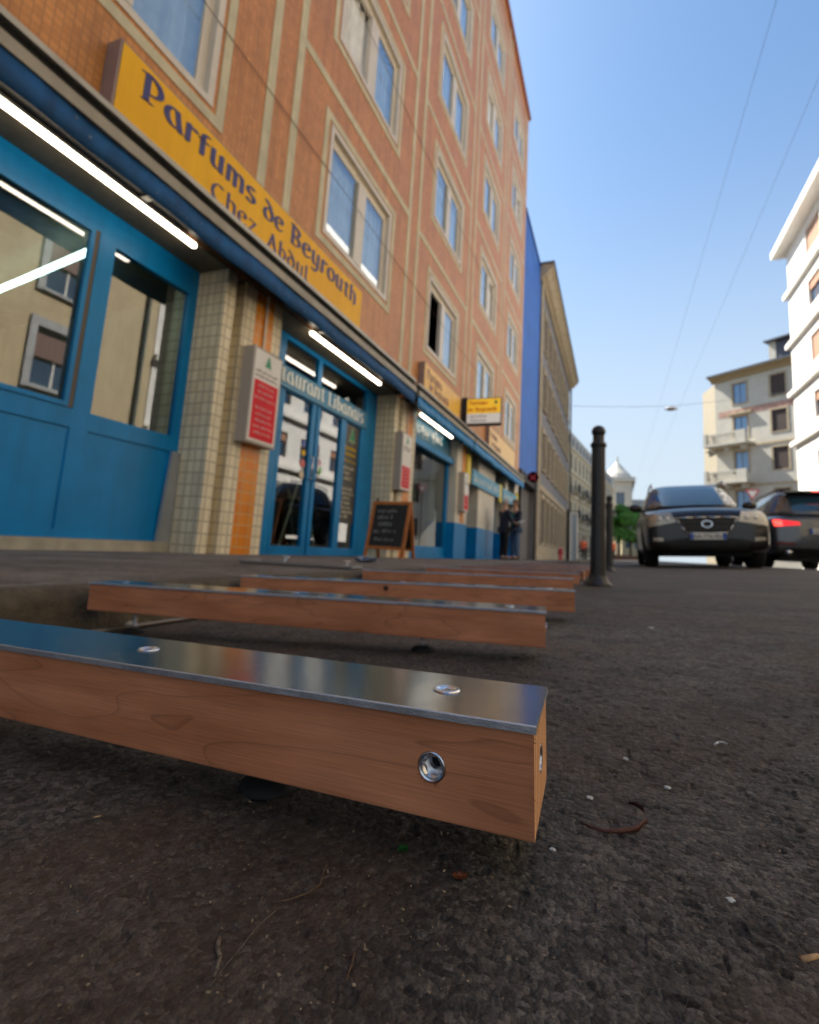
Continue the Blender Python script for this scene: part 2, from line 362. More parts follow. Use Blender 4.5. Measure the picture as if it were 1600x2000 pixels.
def ring(bm, x0, x1, z0, z1, wd, y0, y1, wb=None, wt=None, wl=None, wr=None):
    wb = wd if wb is None else wb; wt = wd if wt is None else wt; wl = wd if wl is None else wl; wr = wd if wr is None else wr
    box(bm, x0, x0+wl, y0, y1, z0, z1); box(bm, x1-wr, x1, y0, y1, z0, z1)
    box(bm, x0+wl, x1-wr, y0, y1, z0, z0+wb); box(bm, x0+wl, x1-wr, y0, y1, z1-wt, z1)
def bake(o):
    dg = bpy.context.evaluated_depsgraph_get(); dg.update()
    me = bpy.data.meshes.new_from_object(o.evaluated_get(dg)); o.modifiers.clear(); o.data = me; return o
def dup(o, parent=None):
    c = o.copy(); COL.objects.link(c)
    if parent is not None:
        c.parent = parent; c.matrix_parent_inverse = o.matrix_parent_inverse.copy()
    for ch in list(o.children): dup(ch, c)
    return c

# ------------------------------------------------------------------ ground
TH = .055
ez = Vector((-math.sin(TH), 0, math.cos(TH))); ex = Vector((math.cos(TH), 0, math.sin(TH)))
KX = -.905
def road_z(x):
    if x < 3: return -.14/math.cos(TH) + math.tan(TH)*x
    return -.14/math.cos(TH) + math.tan(TH)*3 - .03*min(x-3, 5)
def rg(x, y, h=0):                 # point on the road in world coordinates, h above it
    return Vector((x, y, road_z(x))) + ez*h
def walk_z(x, y):
    t = (x-(-.90))/(-3.4+.90)
    return -.109*(1-t) + (-.172-.006*max(0, min(y, 45)-3))*t - .0005*0

bm = NB()
xs = [-60, -20, -8, -3.4, -.9, 0, 1, 2, 3, 4, 5, 8, 20, 60, 300]
ys = [-30, -10, -4, -1, 0, 1, 2, 4, 8, 16, 32, 60, 100, 200, 500, 1500]
V = [[bm.verts.new((x, y, road_z(max(x, -3.4))-.004)) for x in xs] for y in ys]
for i in range(len(ys)-1):
    for k in range(len(xs)-1): bm.faces.new((V[i][k], V[i][k+1], V[i+1][k+1], V[i+1][k]))
tag(mesh_obj('road', bm, asph), kind='structure')

def near_patch():
    NR, NA = 800, 900
    rr = .105*np.exp(np.linspace(0, math.log(2.3/.105), NR)); aa = np.radians(np.linspace(-78, 62, NA))
    R_, A_ = np.meshgrid(rr, aa, indexing='ij')
    X = R_*np.sin(A_); Y = R_*np.cos(A_)
    def worley(X, Y, cell, seed):
        gx, gy = np.floor(X/cell).astype(int), np.floor(Y/cell).astype(int)
        f1 = np.full(X.shape, 9.); hid = np.zeros(X.shape); f2 = np.full(X.shape, 9.)
        def h(a, b, s):
            v = (a*374761393 + b*668265263 + s*1274126177+seed*97531) & 0x7fffffff
            v = ((v ^ (v >> 13))*1274126177) & 0x7fffffff
            return ((v ^ (v >> 16)) & 0xffff)/65535.
        for i in (-1, 0, 1):
            for k in (-1, 0, 1):
                a, b = gx+i, gy+k
                px = (a+h(a, b, 1))*cell; py = (b+h(a, b, 2))*cell
                d = np.hypot(X-px, Y-py)/cell
                nn = d < f1
                f2 = np.where(nn, f1, np.minimum(f2, d)); hid = np.where(nn, h(a, b, 3), hid); f1 = np.where(nn, d, f1)
        return f1, f2, hid
    def vnoise(X, Y, s, seed):
        gx, gy = np.floor(X/s), np.floor(Y/s); fx, fy = X/s-gx, Y/s-gy
        fx = fx*fx*(3-2*fx); fy = fy*fy*(3-2*fy); gx = gx.astype(int); gy = gy.astype(int)
        def h(a, b):
            v = (a*73856093 ^ b*19349663 ^ seed*83492791) & 0x7fffffff
            v = (v*1103515245+12345) & 0x7fffffff; return ((v >> 8) & 0xffff)/65535.
        return (h(gx, gy)*(1-fx)+h(gx+1, gy)*fx)*(1-fy)+(h(gx, gy+1)*(1-fx)+h(gx+1, gy+1)*fx)*fy
    wx = X+(vnoise(X, Y, .003, 5)-.5)*.003; wy = Y+(vnoise(X, Y, .003, 6)-.5)*.003
    f1, f2, hid = worley(wx, wy, .0046, 1)
    edge = np.clip((f2-f1)*3.0, 0, 1); st = edge**.5*(.2+.8*hid)
    g1, g2, hid2 = worley(wx, wy, .0021, 2)
    st2 = np.clip((g2-g1)*2, 0, 1)*(.3+.7*hid2)
    # pores and worn-in patches
    patch = vnoise(X, Y, .05, 9)
    H = .0009*st*(.3+1.1*patch) + .0004*st2 + .0008*(vnoise(X, Y, .02, 3)-.5) + .003*(vnoise(X, Y, .11, 4)-.5)
    H -= .0016*(vnoise(X, Y, .009, 12) > .83)*.8
    fade = np.clip((2.25-R_)/.5, 0, 1)
    H = H*fade - .0038*(1-fade)
    X2 = np.maximum(X, -.96)
    Z = -.14/math.cos(TH)+math.tan(TH)*X2 + H
    co = np.stack([X2, Y, Z], -1).reshape(-1, 3).astype(np.float32)
    i, k = np.meshgrid(np.arange(NR-1), np.arange(NA-1), indexing='ij'); a = (i*NA+k).ravel()
    F = np.stack([a, a+1, a+NA+1, a+NA], -1).astype(np.int32)
    me = bpy.data.meshes.new('road_surface')
    me.vertices.add(len(co)); me.vertices.foreach_set('co', co.ravel())
    me.loops.add(F.size); me.loops.foreach_set('vertex_index', F.ravel())
    me.polygons.add(len(F)); me.polygons.foreach_set('loop_start', np.arange(0, F.size, 4, dtype=np.int32))
    me.polygons.foreach_set('loop_total', np.full(len(F), 4, dtype=np.int32))
    me.update(calc_edges=True); me.validate()
    me.polygons.foreach_set('use_smooth', np.ones(len(me.polygons), dtype=bool))
    me.materials.append(asph)
    o = bpy.data.objects.new('road_surface', me); link(o); tag(o, kind='structure')
near_patch()

# pavement with kerb: one sheet with a real step
bm = NB(); ys = [-12, -4, -1, 0, .5, 1, 1.5, 2, 3, 4, 6, 8, 12, 16, 20, 28, 36, 46]
xs = [-.96, -1.3, -1.8, -2.4, -3.0, -3.4, -4.4]
V = [[bm.verts.new((x, y, walk_z(x, y))) for x in xs] for y in ys]
for i in range(len(ys)-1):
    for k in range(len(xs)-1): bm.faces.new((V[i][k], V[i][k+1], V[i+1][k+1], V[i+1][k]))
tag(mesh_obj('pavement', bm, asph_walk), kind='structure')
bm = NB(); n = 160; prof = [(-.96, -.109), (-.922, -.1095), (-.910, -.116), (-.904, -.135), (-.900, -.24)]
Vr = []
for i in range(n+1):
    y = -4+50*(i/n)**1.6; j = lambda: rnd.uniform(-.0035, .0035)
    Vr.append([bm.verts.new((x+(j() if k else 0), y, z+(j() if k > 1 else 0))) for k, (x, z) in enumerate(prof)])
for a, b in zip(Vr, Vr[1:]):
    for k in range(len(prof)-1): bm.faces.new((a[k], a[k+1], b[k+1], b[k]))
tag(mesh_obj('kerb', bm, kerb_m, smooth=True), kind='structure')

# ------------------------------------------------------------------ deck joists
def torx(bm, c, r, dep):
    pass
def make_joist(L, seed, near, label):
    """local: x 0..L along, y 0..D back, z 0..Hh up, origin front bottom right corner is x=L"""
    D_, Hh = .070, .0455
    root = empty('deck_joist', label=label, cat='wooden joist', group='wooden joists laid across the gutter')
    bm = B(0, L, 0, D_, 0, Hh)
    bmesh.ops.bevel(bm, geom=[e for e in bm.edges if abs((e.verts[0].co-e.verts[1].co).x) > L*.5], offset=.0012, segments=2, affect='EDGES')
    bmesh.ops.recalc_face_normals(bm, faces=bm.faces)
    for f in bm.faces:
        if abs(f.normal.x) > .9: f.material_index = 1
    for v in bm.verts:
        if v.co.x > L-.01: v.co.x -= .048*v.co.y
    t = mesh_obj('timber', bm, [woods[seed % 4], wood_end], root)
    nx, nz, nr = L-.0475, .0225, .0066
    if near:
        bmc = NB(); cyl(bmc, (nx, -.01, nz), (nx, .03, nz), nr*1.06, n=40); cyl(bmc, (L-.03, D_*.5, nz), (L+.01, D_*.5, nz), nr*1.06, n=40)
        c = mesh_obj('cutter', bmc, [woods[seed % 4]], root)
        md = t.modifiers.new('b', 'BOOLEAN'); md.object = c; md.operation = 'DIFFERENCE'; md.solver = 'EXACT'
        bake(t); bpy.data.objects.remove(c)
        # raised splinters on the sawn end and round the hole
        bm = NB(); rr = random.Random(3)
        for i in range(46):
            z = rr.uniform(.001, Hh-.002); l = rr.choice([.0006, .0009, .0014, .0026]); 
            p = Vector((L-.0003, .0002, z)); q = p+Vector((rr.uniform(-.6, .9)*l, -l*.7, rr.uniform(-.5, .5)*l)); cyl(bm, p, q, .00016, .00004, n=4)
        for i in range(30):
            a = rr.choice([rr.uniform(-.3, .9), rr.uniform(3.4, 5.2)]); l = rr.uniform(.0004, .0014)
            p = Vector((nx+nr*1.05*math.cos(a), 0, nz+nr*1.05*math.sin(a)))
            q = p+Vector((math.cos(a+rr.uniform(-1.2, 1.2))*l, -l*.5, math.sin(a+rr.uniform(-1.2, 1.2))*l)); cyl(bm, p, q, .00016, .00005, n=4)
        mesh_obj('splinters', bm, wood_end, root)['kind'] = 'stuff'
    # aluminium plate, proud of the timber front by 1.5 mm with a small turned-down lip
    z0 = Hh+.0004; pt = .0024
    bm = NB(); pr = [(-.0020, z0-.0012), (-.0008, z0-.0012), (-.0008, z0), (D_+.001, z0), (D_+.001, z0+pt), (-.0014, z0+pt), (-.0020, z0+pt-.0006)]
    nseg = 24; rows = []
    rr = random.Random(seed+5)
    for i in range(nseg+1):
        x = -.002+(L+.0034)*i/nseg; e = .0006*math.sin(i*1.3+seed)*(.3 if i < nseg else 1)
        rows.append([bm.verts.new((x+(e-.048*y if i == nseg else 0), y, z+(.0001*math.sin(i*2.1)))) for y, z in pr])
    for a, b in zip(rows, rows[1:]):
        for k in range(len(pr)): bm.faces.new((a[k], a[(k+1) % len(pr)], b[(k+1) % len(pr)], b[k])).material_index = {5: 1, 6: 2}.get(k, 0)
    bm.faces.new(rows[0][::-1]); bm.faces.new(rows[-1]).material_index = 1
    mesh_obj('metal_plate', bm, [alu, edge_m, lip_m], root)
    zt = z0+pt
    for sx in ([L-.052, L-.272, L-.52, L-.76] if near else [L-.052, L-.40, L-.75]):
        bm = NB(); n_ = 30 if near else 12; r = .0072
        cx, cyy = sx, D_*.52
        rings_ = [(r*1.04, .0001), (r, .0007), (r*.93, .0010), (r*.80, .0009), (r*.72, .0002), (r*.70, .0001)]
        if near:
            R0 = [[bm.verts.new((cx+q*math.cos(2*math.pi*i/n_), cyy+q*math.sin(2*math.pi*i/n_), zt+h)) for i in range(n_)] for q, h in rings_]
            def star(i, q): return q*(1+.22*math.cos(6*2*math.pi*i/n_))
            for q, h in ((.0022, .0001), (.0022, -.0009)):
                R0.append([bm.verts.new((cx+star(i, q)*math.cos(2*math.pi*i/n_), cyy+star(i, q)*math.sin(2*math.pi*i/n_), zt+h)) for i in range(n_)])
            for a, b in zip(R0, R0[1:]):
                for i in range(n_): bm.faces.new((a[i], a[(i+1) % n_], b[(i+1) % n_], b[i]))
            f = bm.faces.new(R0[-1]); f.material_index = 1
            for fc in bm.faces:
                if all(v in R0[-1] or v in R0[-2] for v in fc.verts): fc.material_index = 1
        else: lathe(bm, [(0, .001), (r*.9, .001), (r, .0002)], n_, (cx, cyy, zt))
        mesh_obj('screw', bm, [steel, black_g], root, smooth=near)
    def nut(M_):
        bm = NB(); n_ = 48
        prof = [(nr*1.02, .0018), (nr*1.02, .0004), (nr*.94, .0001), (nr*.82, .0005), (nr*.78, .0012)]
        R0 = [[bm.verts.new((q*math.cos(2*math.pi*i/n_), d, q*math.sin(2*math.pi*i/n_))) for i in range(n_)] for q, d in prof]
        def hexr(i): a = (2*math.pi*i/n_) % (math.pi/3)-math.pi/6; return nr*.60/math.cos(a)
        for d in (.0022, .0062):
            R0.append([bm.verts.new((hexr(i)*math.cos(2*math.pi*i/n_), d, hexr(i)*math.sin(2*math.pi*i/n_))) for i in range(n_)])
        for k in range(7):
            q = nr*(.50 if k % 2 else .44)
            R0.append([bm.verts.new((q*math.cos(2*math.pi*i/n_), .0063+k*.0006, q*math.sin(2*math.pi*i/n_))) for i in range(n_)])
        for a, b in zip(R0, R0[1:]):
            for i in range(n_): bm.faces.new((a[i], a[(i+1) % n_], b[(i+1) % n_], b[i]))
        f = bm.faces.new(R0[-1]); f.material_index = 1
        bm.transform(M_)
        return mesh_obj('threaded_insert', bm, [steel, black_g], root)
    if near:
        nut(Matrix.Translation((nx, -.0001, nz)))
        nut(Matrix.Translation((L-.0015, D_*.5, nz)) @ Matrix.Rotation(math.pi/2, 4, 'Z'))
    else:
        bm = NB(); cyl(bm, (L-.001, D_*.5, nz), (L+.0008, D_*.5, nz), nr, n=14); mesh_obj('threaded_insert', bm, steel, root)
    return root
def add_foot(root, x, y, gap):
    """adjustable levelling foot: rubber pad on a threaded rod; gap from joist underside to the ground"""
    bm = NB(); g = -gap-.0005
    lathe(bm, [(0, g), (.0175, g), (.0185, g+.002), (.017, g+.005), (.009, g+.0085), (.006, g+.009), (.0, g+.009)], 28, (x, y, 0))
    f = mesh_obj('levelling_foot', bm, rubber, root, smooth=True)
    bm = NB()
    if gap > .0135:
        zz = np.linspace(g+.008, .001, max(8, int(gap/.0007)))
        lathe(bm, [(.0034 if i % 2 else .0040, z) for i, z in enumerate(zz)], 14, (x, y, 0))
        lathe(bm, [(0, g+.009), (.0062, g+.009), (.0062, g+.0125), (0, g+.0125)], 6, (x, y, 0))
    else: cyl(bm, (x, y, g+.008), (x, y, .001), .004)
    mesh_obj('threaded_rod', bm, steel, f)

def on_plane(u, y, h):              # u along the road's own cross slope
    return ex*u + Vector((0, y, 0)) + ez*(h-.14)
joists = [  # right end (u,y,gap)  left end (u,y,gap)
    ((-.0385, .2465, .0188), (-.870, .2480, .0400), 'wooden joist nearest the lens, its plate, two bright screws and socket nut in sharp focus'),
    ((-.0925, .7350, .0205), (-.880, .6650, .0420), 'second wooden joist from the lens, standing on black feet with threaded rods'),
    ((-.0885, 1.2300, .021), (-.880, 1.070, .0420), 'third wooden joist from the lens, with a dark knot in its side'),
    ((-.1380, 1.9000, .022), (-.890, 1.770, .0430), 'fourth wooden joist from the lens, mostly hidden by the knotted one'),
    ((-.1560, 2.5300, .022), (-.890, 2.480, .0440), 'fifth wooden joist from the lens, before the bollard base'),
    ((-.1650, 3.0700, .022), (-.890, 3.130, .0440), 'sixth wooden joist, ending just beside the foot of the big bollard'),
    ((-.1500, 3.6000, .022), (-.890, 3.660, .0440), 'seventh wooden joist, first one behind the big bollard'),
    ((-.1500, 4.2500, .022), (-.890, 4.300, .0440), 'eighth wooden joist, third from the far end of the row'),
    ((-.1500, 4.9500, .022), (-.890, 4.950, .0440), 'ninth wooden joist, last but one in the row'),
    ((-.1500, 5.7000, .022), (-.890, 5.750, .0440), 'tenth wooden joist at the far end of the row'),
]
for i, (r, l, lab) in enumerate(joists):
    pr, pl = on_plane(*r), on_plane(*l)
    X = (pr-pl); L_ = X.length; X.normalize(); Yv = ez.cross(X).normalized(); Zv = X.cross(Yv)
    o = make_joist(L_, i, i == 0, lab)
    M = Matrix.Identity(4)
    for k in range(3):
        M[k][0] = X[k]; M[k][1] = Yv[k]; M[k][2] = Zv[k]; M[k][3] = pl[k]
    for fx, kk in ((L_-.165, 0), (.10, 1)):
        p = M @ Vector((fx, .035, 0)); gap = (p.dot(ez)+.14)
        if i == 1: fx = L_-.18 if not kk else .07
        add_foot(o, fx, .040, gap)
    o.matrix_world = M
# knot in the third joist
k3 = [o for o in bpy.data.objects if o.name.startswith('deck_joist')][2]
bm = NB(); lathe(bm, [(0, .0003), (.006, .0003), (.0065, 0)], 14); bm.transform(Matrix.Translation((.375, 0, .033)) @ Matrix.Rotation(math.pi/2, 4, 'X'))
mesh_obj('knot', bm, mat('dark_knot', lin((58, 30, 18)), .7), k3)

# ------------------------------------------------------------------ litter on the asphalt near the lens
def litter(name, label, cat, pts, mtl, rad=None, group=None):
    pass
def ribbon(pts, wd, th, name, m, label, cat, smooth=True, twist=0):
    bm = NB(); prev = None
    for i, p in enumerate(pts):
        p = Vector(p); q = Vector(pts[min(i+1, len(pts)-1)])-Vector(pts[max(i-1, 0)]); s = Vector((-q.y, q.x, 0)).normalized()
        ww = wd*(.35+.65*math.sin(math.pi*(i+.6)/(len(pts)+.2)))
        a = s*math.cos(twist*i)+Vector((0, 0, 1))*math.sin(twist*i)
        c = [bm.verts.new(p+a*ww/2), bm.verts.new(p+Vector((0, 0, th))), bm.verts.new(p-a*ww/2), bm.verts.new(p-Vector((0, 0, th*.3)))]
        if prev:
            for k in range(4): bm.faces.new((prev[k], prev[(k+1) % 4], c[(k+1) % 4], c[k]))
        else: bm.faces.new(c)
        prev = c
    bm.faces.new(prev[::-1])
    o = mesh_obj(name, bm, m, smooth=smooth); return tag(o, label, cat)
def G(u, y, h=.0015): return on_plane(u, y, h)
bark = mat('brown_strip', lin((84, 44, 32)), .6, noise=.3, nscale=200, bump=.3, bscale=900)
ribbon([G(-.024, .313), G(-.019, .310), G(-.012, .3085), G(-.004, .311, .002), G(.0035, .3165, .002), G(.0085, .325, .003), G(.0075, .3345, .004), G(.0035, .341, .004), G(.000, .343, .003)], .0030, .0007, 'bark_strip', bark,
       'curled dark red-brown strip lying on the asphalt right of the nearest joist', 'bark strip', twist=.25)
def leaf(name, c, size, rot, col, label, curl=.25, cat='leaf', star=False):
    bm = NB(); n = 9; rows = []
    for i in range(n):
        t = i/(n-1); ww = size*.33*math.sin(math.pi*min(1, t*1.02+.0))**.8+.00005
        if star and i % 2: ww *= .45
        x = (t-.5)*size
        rows.append([bm.verts.new((x, s*ww, curl*size*((s*ww/size)**2*2+(t-.5)**2)+.0003)) for s in (-1, -.5, 0, .5, 1)])
    for a, b in zip(rows, rows[1:]):
        for k in range(4): bm.faces.new((a[k], a[k+1], b[k+1], b[k]))
    bmesh.ops.solidify(bm, geom=bm.faces[:], thickness=.00025)
    o = mesh_obj(name, bm, mat(name+'_'+cat+'%d' % (size*1e5), lin(col), .5, noise=.35, nscale=500), smooth=True)
    o.matrix_world = Matrix.Translation(G(c[0], c[1], .0012)) @ Matrix.Rotation(-TH, 4, 'Y') @ Matrix.Rotation(rot, 4, 'Z') @ Matrix.Rotation(.25, 4, 'X')
    return tag(o, label, cat)
leaf('green_leaf', (-.102, .2525), .0068, 1.1, (40, 108, 46), 'tiny green leaf on the dark asphalt under the nearest joist', .6)
leaf('dry_leaf', (-.0705, .2425), .0085, .5, (150, 84, 48), 'crumpled orange-brown leaf scrap just in front of the nearest joist end', .9, star=True)
leaf('pale_husk', (-.139, .128), .0060, .9, (150, 134, 106), 'pale oval seed husk near the bottom left of the photo', .5, 'seed husk')
def twig(pts, r, col, label, name='twig', cat='twig'):
    bm = NB(); P = [G(*p) for p in pts]
    for i, (a, b) in enumerate(zip(P, P[1:])): cyl(bm, a, b, r*(1-.5*i/len(P)), r*(1-.5*(i+1)/len(P)), n=7)
    return tag(mesh_obj(name, bm, mat(name+'%d' % int(r*1e6)+cat, lin(col), .7, noise=.4, nscale=300), smooth=True), label, cat)
from math import pi
def ground_px(px, py):             # only used to read positions off the survey; gives (u, y)
    d = rt*(px-800)/1000 - up*(py-918)/1000 + fw; p = d*(-.14/d.dot(ez)); return (p.dot(ex), p.y)
def GP(*pp): return [ground_px(*p)+(.0014,) for p in pp]
twig(GP((428, 1842), (424, 1860), (430, 1878), (422, 1905), (418, 1918)), .0009, (118, 104, 86), 'short grey forked twig low in the photo left of centre')
twig(GP((640, 1690), (632, 1710), (625, 1735), (600, 1752), (565, 1765), (530, 1770)), .00045, (96, 76, 58), 'long thin brown stalk lying on dark asphalt left of the orange-brown leaf')
twig(GP((692, 1870), (688, 1890), (680, 1912), (676, 1926)), .0004, (104, 78, 54), 'short straight straw stalk low in the photo centre')
twig(GP((540, 1785), (500, 1820), (470, 1860), (440, 1895), (410, 1935)), .0002, (120, 108, 92), 'hair-thin pale fibre lying diagonally on the asphalt', 'fibre', 'fibre')
twig(GP((1566, 1884), (1600, 1876)), .0011, (190, 152, 110), 'pale wood chip at the right edge of the photo', 'wood_chip', 'wood chip')
twig(GP((182, 1603), (199, 1600)), .0007, (196, 160, 110), 'pale straw-coloured chip on asphalt at the far left', 'wood_chip', 'wood chip')
twig(GP((1396, 1458), (1404, 1453), (1412, 1453), (1421, 1457)), .0006, (215, 225, 235), 'small bent white plastic scrap on the open asphalt at right', 'plastic_scrap', 'plastic scrap')
# loose grit, too many grains to count
bm = NB(); rr = random.Random(11)
for i in range(900):
    r = .14*math.exp(rr.random()*2.3); a = rr.uniform(-1.15, .55)
    x, y = r*math.sin(a), r*math.cos(a)
    if x < -.88 or y < .1: continue
    if x > -.05 and rr.random() < .65: continue
    s = rr.choice([.0002, .0003, .0003, .0004, .0006]) * (1 if r < .5 else 1.7); c = G(x, y, .0012)
    M = Matrix.Translation(c) @ Matrix.Rotation(rr.random()*6, 4, Vector((rr.random(), rr.random(), 1)).normalized()) @ Matrix.Diagonal((s*rr.uniform(.8, 2), s, s*.8, 1))
    bmesh.ops.create_icosphere(bm, subdivisions=1, radius=1, matrix=M)
tag(mesh_obj('grit', bm, mat('grit_stone', lin((150, 132, 108)), .8, noise=.6, nscale=60)), 'fine pale grit scattered over the dark asphalt', 'grit', kind='stuff')
bm = NB(); rr = random.Random(4)
for (px, py, s) in ((1272, 1229, .006), (1080, 1662, .0016), (1428, 1762, .0022), (1093, 1770, .0012), (1304, 1540, .002), (1223, 1484, .002), (1153, 1560, .002)):
    u, y = ground_px(px, py); o_ = NB()
    bmesh.ops.create_icosphere(o_, subdivisions=2, radius=1)
    for v in o_.verts: v.co *= rr.uniform(.7, 1.2)
    o_.transform(Matrix.Diagonal((s*1.0, s*.7, s*.45, 1)))
    q = mesh_obj('pebble', o_, mat('pale_pebble', lin((205, 205, 200)), .5, noise=.2, nscale=100)); q.location = G(u, y, s*.3)
    tag(q, {1272: 'pale pebble on the road, farthest out on the open asphalt', 1080: 'tiny white pebble just right of the nearest joist bottom corner', 1428: 'whitish glassy pebble lowest at the right of the asphalt',
            1093: 'small white pebble below the nearest joist corner', 1304: 'small pale pebble above the right end of the curled strip', 1223: 'tiny light pebble between the joist end and the white scrap', 1153: 'pale pebble beside the sawn end above the curled strip'}[px], 'pebble', 'pale pebbles')
# pale stones in the gutter by the second joist's left foot
for j, (u, y, s, lab) in enumerate(((-.862, .745, .013, 'whitish stone in the gutter beside the second joist rod'), (-.868, .90, .010, 'pinkish stone in the gutter behind the second joist'), (-.866, .97, .008, 'smallest pale stone in the gutter, farthest along the kerb'))):
    o_ = NB(); bmesh.ops.create_icosphere(o_, subdivisions=2, radius=1)
    for v in o_.verts: v.co *= rr.uniform(.8, 1.15)
    o_.transform(Matrix.Diagonal((s, s*.8, s*.6, 1))); q = mesh_obj('stone', o_, mat('gutter_stone', lin((214, 204, 184)), .6, noise=.2, nscale=40), smooth=True)
    q.location = G(u, y, s*.5); tag(q, lab, 'stone', 'pale stones in the gutter')
# thin metal rod in the gutter
bm = NB(); cyl(bm, G(-.85, .55, .006), G(-.862, 1.12, .006), .0045, n=10)
tag(mesh_obj('metal_rod', bm, mat('dull_rod', lin((120, 112, 104)), .4, metal=.6), smooth=True), 'thin grey metal rod lying in the gutter under the second joist', 'metal rod')
# ------------------------------------------------------------------ brick-red apartment building on the left
FX = -3.4
bld = empty('apartment_building', label='tall terracotta-tiled apartment building with pale line pattern over the blue shops', cat='building', mtx=frame_mtx((FX, 0, 0), (0, 1)))
# local: x = along the street (world y), -y = out towards the street, z up
Y0, Y1, ZR = -9.5, 19.45, 18.15
def win_cols(): return [3.08+3.84*i for i in range(-3, 5)]
WH = []
for i, xr in enumerate(win_cols()):
    for k in range(5):
        zb = 3.82+2.79*k
        WH.append((xr-1.93, xr, zb, zb+1.52, i-3, k))
bm = NB(); wall_holes(bm, Y0, Y1, 2.52, ZR, [h[:4] for h in WH], 0, .12)
box(bm, Y0, Y1, 10, 10.2, -.4, ZR)                       # back wall
box(bm, Y1-.2, Y1, .004, 9.996, -.4, ZR); box(bm, Y0, Y0+.2, .004, 9.996, -.4, ZR)
box(bm, Y0+.21, Y1-.21, .01, 9.99, ZR-.2, ZR-.003)
bwall = mesh_obj('wall', bm, terra, bld)
bm = NB(); box(bm, Y0, Y1+.02, -.10, .15, ZR, ZR+.14); mesh_obj('roof_edge', bm, mat('roof_sheet', lin((150, 96, 80)), .5), bld)
# pale bands: surrounds, paired uprights, cross lines
bm = NB(); P_ = .008
for h in WH: ring(bm, h[0]-.15, h[1]+.15, h[2]-.14, h[3]+.13, .10, -P_, .0)
ups = []
for i in range(-3, 5):
    xr = 3.08+3.84*i; 
    for off in (.66, 1.10):
        x = xr+off
        if x < Y1-.3: box(bm, x, x+.125, -P_, 0, 2.9, ZR); ups.append(x)
for i in range(-3, 4):
    xl = 3.08+3.84*i+1.225; xr = 3.08+3.84*(i+1)+.66
    for k in range(5):
        z = 5.76+2.79*k
        if xr < Y1: box(bm, xl, xr, -P_, 0, z, z+.12)
mesh_obj('render_bands', bm, band, bld)
# windows
def make_window(wd, h, state, mtl=white_al, parent=None):
    bm = NB(); mb = (wd-.0)/2
    ring(bm, 0, wd, 0, h, .07, -.012, .10, wb=.07, wt=.07)                # outer frame, a little proud
    ring(bm, .07, wd-.07, .07, h-.07, .05, .05, .10, wt=.13, wr=.10)        # sashes
    box(bm, mb-.11, mb+.13, .02, .10, .12, h-.20)
    fr = mesh_obj('window', bm, mtl, parent, bevel=.004, seg=1)
    for s, (a, b) in enumerate(((.12, mb-.11), (mb+.13, wd-.17))):
        if state in (1, 3) and s == 0 or state == 2 and s == 1: continue
        mesh_obj('pane', B(a, b, .062, .072, .12, h-.20), glass, fr)
    bm = NB(); n = 60; pv = None
    a0, a1 = {1: (.12+.05*wd, wd-.1), 3: (mb+.1, wd-.1)}.get(state, (.1, wd-.1))
    for i in range(n+1):
        x = a0+(a1-a0)*i/n; y = .145+.022*math.sin(i*1.15)+.012*math.sin(i*2.9)
        c = (bm.verts.new((x, y, .02)), bm.verts.new((x, y+.004, h-.1)))
        if pv: bm.faces.new((pv[0], c[0], c[1], pv[1]))
        pv = c
    mesh_obj('net_curtain', bm, curtain, fr, smooth=True)
    return fr
protos = {}
states = {(1, 1): 1, (2, 0): 3, (3, 1): 2, (3, 3): 1, (4, 3): 2}
for (a, b, c, d, i, k) in WH:
    st = states.get((i, k), 0)
    if st not in protos: o = protos[st] = make_window(b-a, d-c, st, parent=bld)
    else: o = dup(protos[st], bld)
    o.location = (a, 0, c)
# dark room box behind the windows
bm = NB()
for k in range(5): box(bm, Y0+.3, Y1-.3, 1.4, 1.5, 3.0+2.79*k, 5.6+2.79*k)
mesh_obj('inner_wall', bm, interior, bld)
bm = NB()
for k in range(6): box(bm, Y0+.21, Y1-.21, .125, 9.98, 2.62+2.79*k, 2.78+2.79*k)
mesh_obj('floor_slab', bm, interior_d, bld)
for z, lab in ((4.66, 'thin dark cable running along the facade just above the first-floor sills'), (7.50, 'thin dark cable running along the facade above the second-floor sills')):
    bm = NB(); cyl(bm, (FX+.02, Y0, z), (FX+.02, Y1, z), .004, n=6); tag(mesh_obj('cable', bm, mat('grey_cable', lin((96, 70, 52)), .7)), lab, 'cable', 'cables along the facade')

# ---- ground floor: soffit, shopfront piers
RC = .345
bm = NB(); box(bm, Y0, Y1, .002, RC+.06, 2.505, 2.515); box(bm, Y0, Y1, RC+.06, 6.4, 2.49, 2.51)
mesh_obj('soffit', bm, mat('soffit_boards', lin((112, 102, 84)), .7, noise=.2, nscale=3), bld)
def pier(y0, y1, base, name='pier'):
    """tiled pier with a groove at the left and an orange stripe"""
    z0 = -.45; zt = 2.50; w_ = y1-y0
    g0, g1 = y0+w_*.155, y0+w_*.30; s0, s1 = y0+w_*.50, y0+w_*.83
    bm = NB()
    box(bm, y0, g0, 0.001, RC+.3, z0, zt); box(bm, g0, g1, .11, RC+.3, z0, zt); box(bm, g1, s0, .001, RC+.3, z0, zt)
    box(bm, s0, s1, .012, RC+.3, z0, zt); box(bm, s1, y1, .001, RC+.3, z0, zt)
    p = mesh_obj('pier', bm, beige_t, bld)
    mesh_obj('tile_stripe', B(s0, s1, .004, .011, z0, zt), orange_t, p)
    return p
pier(3.52, 4.40, 0); pier(7.60, 8.58, 0)
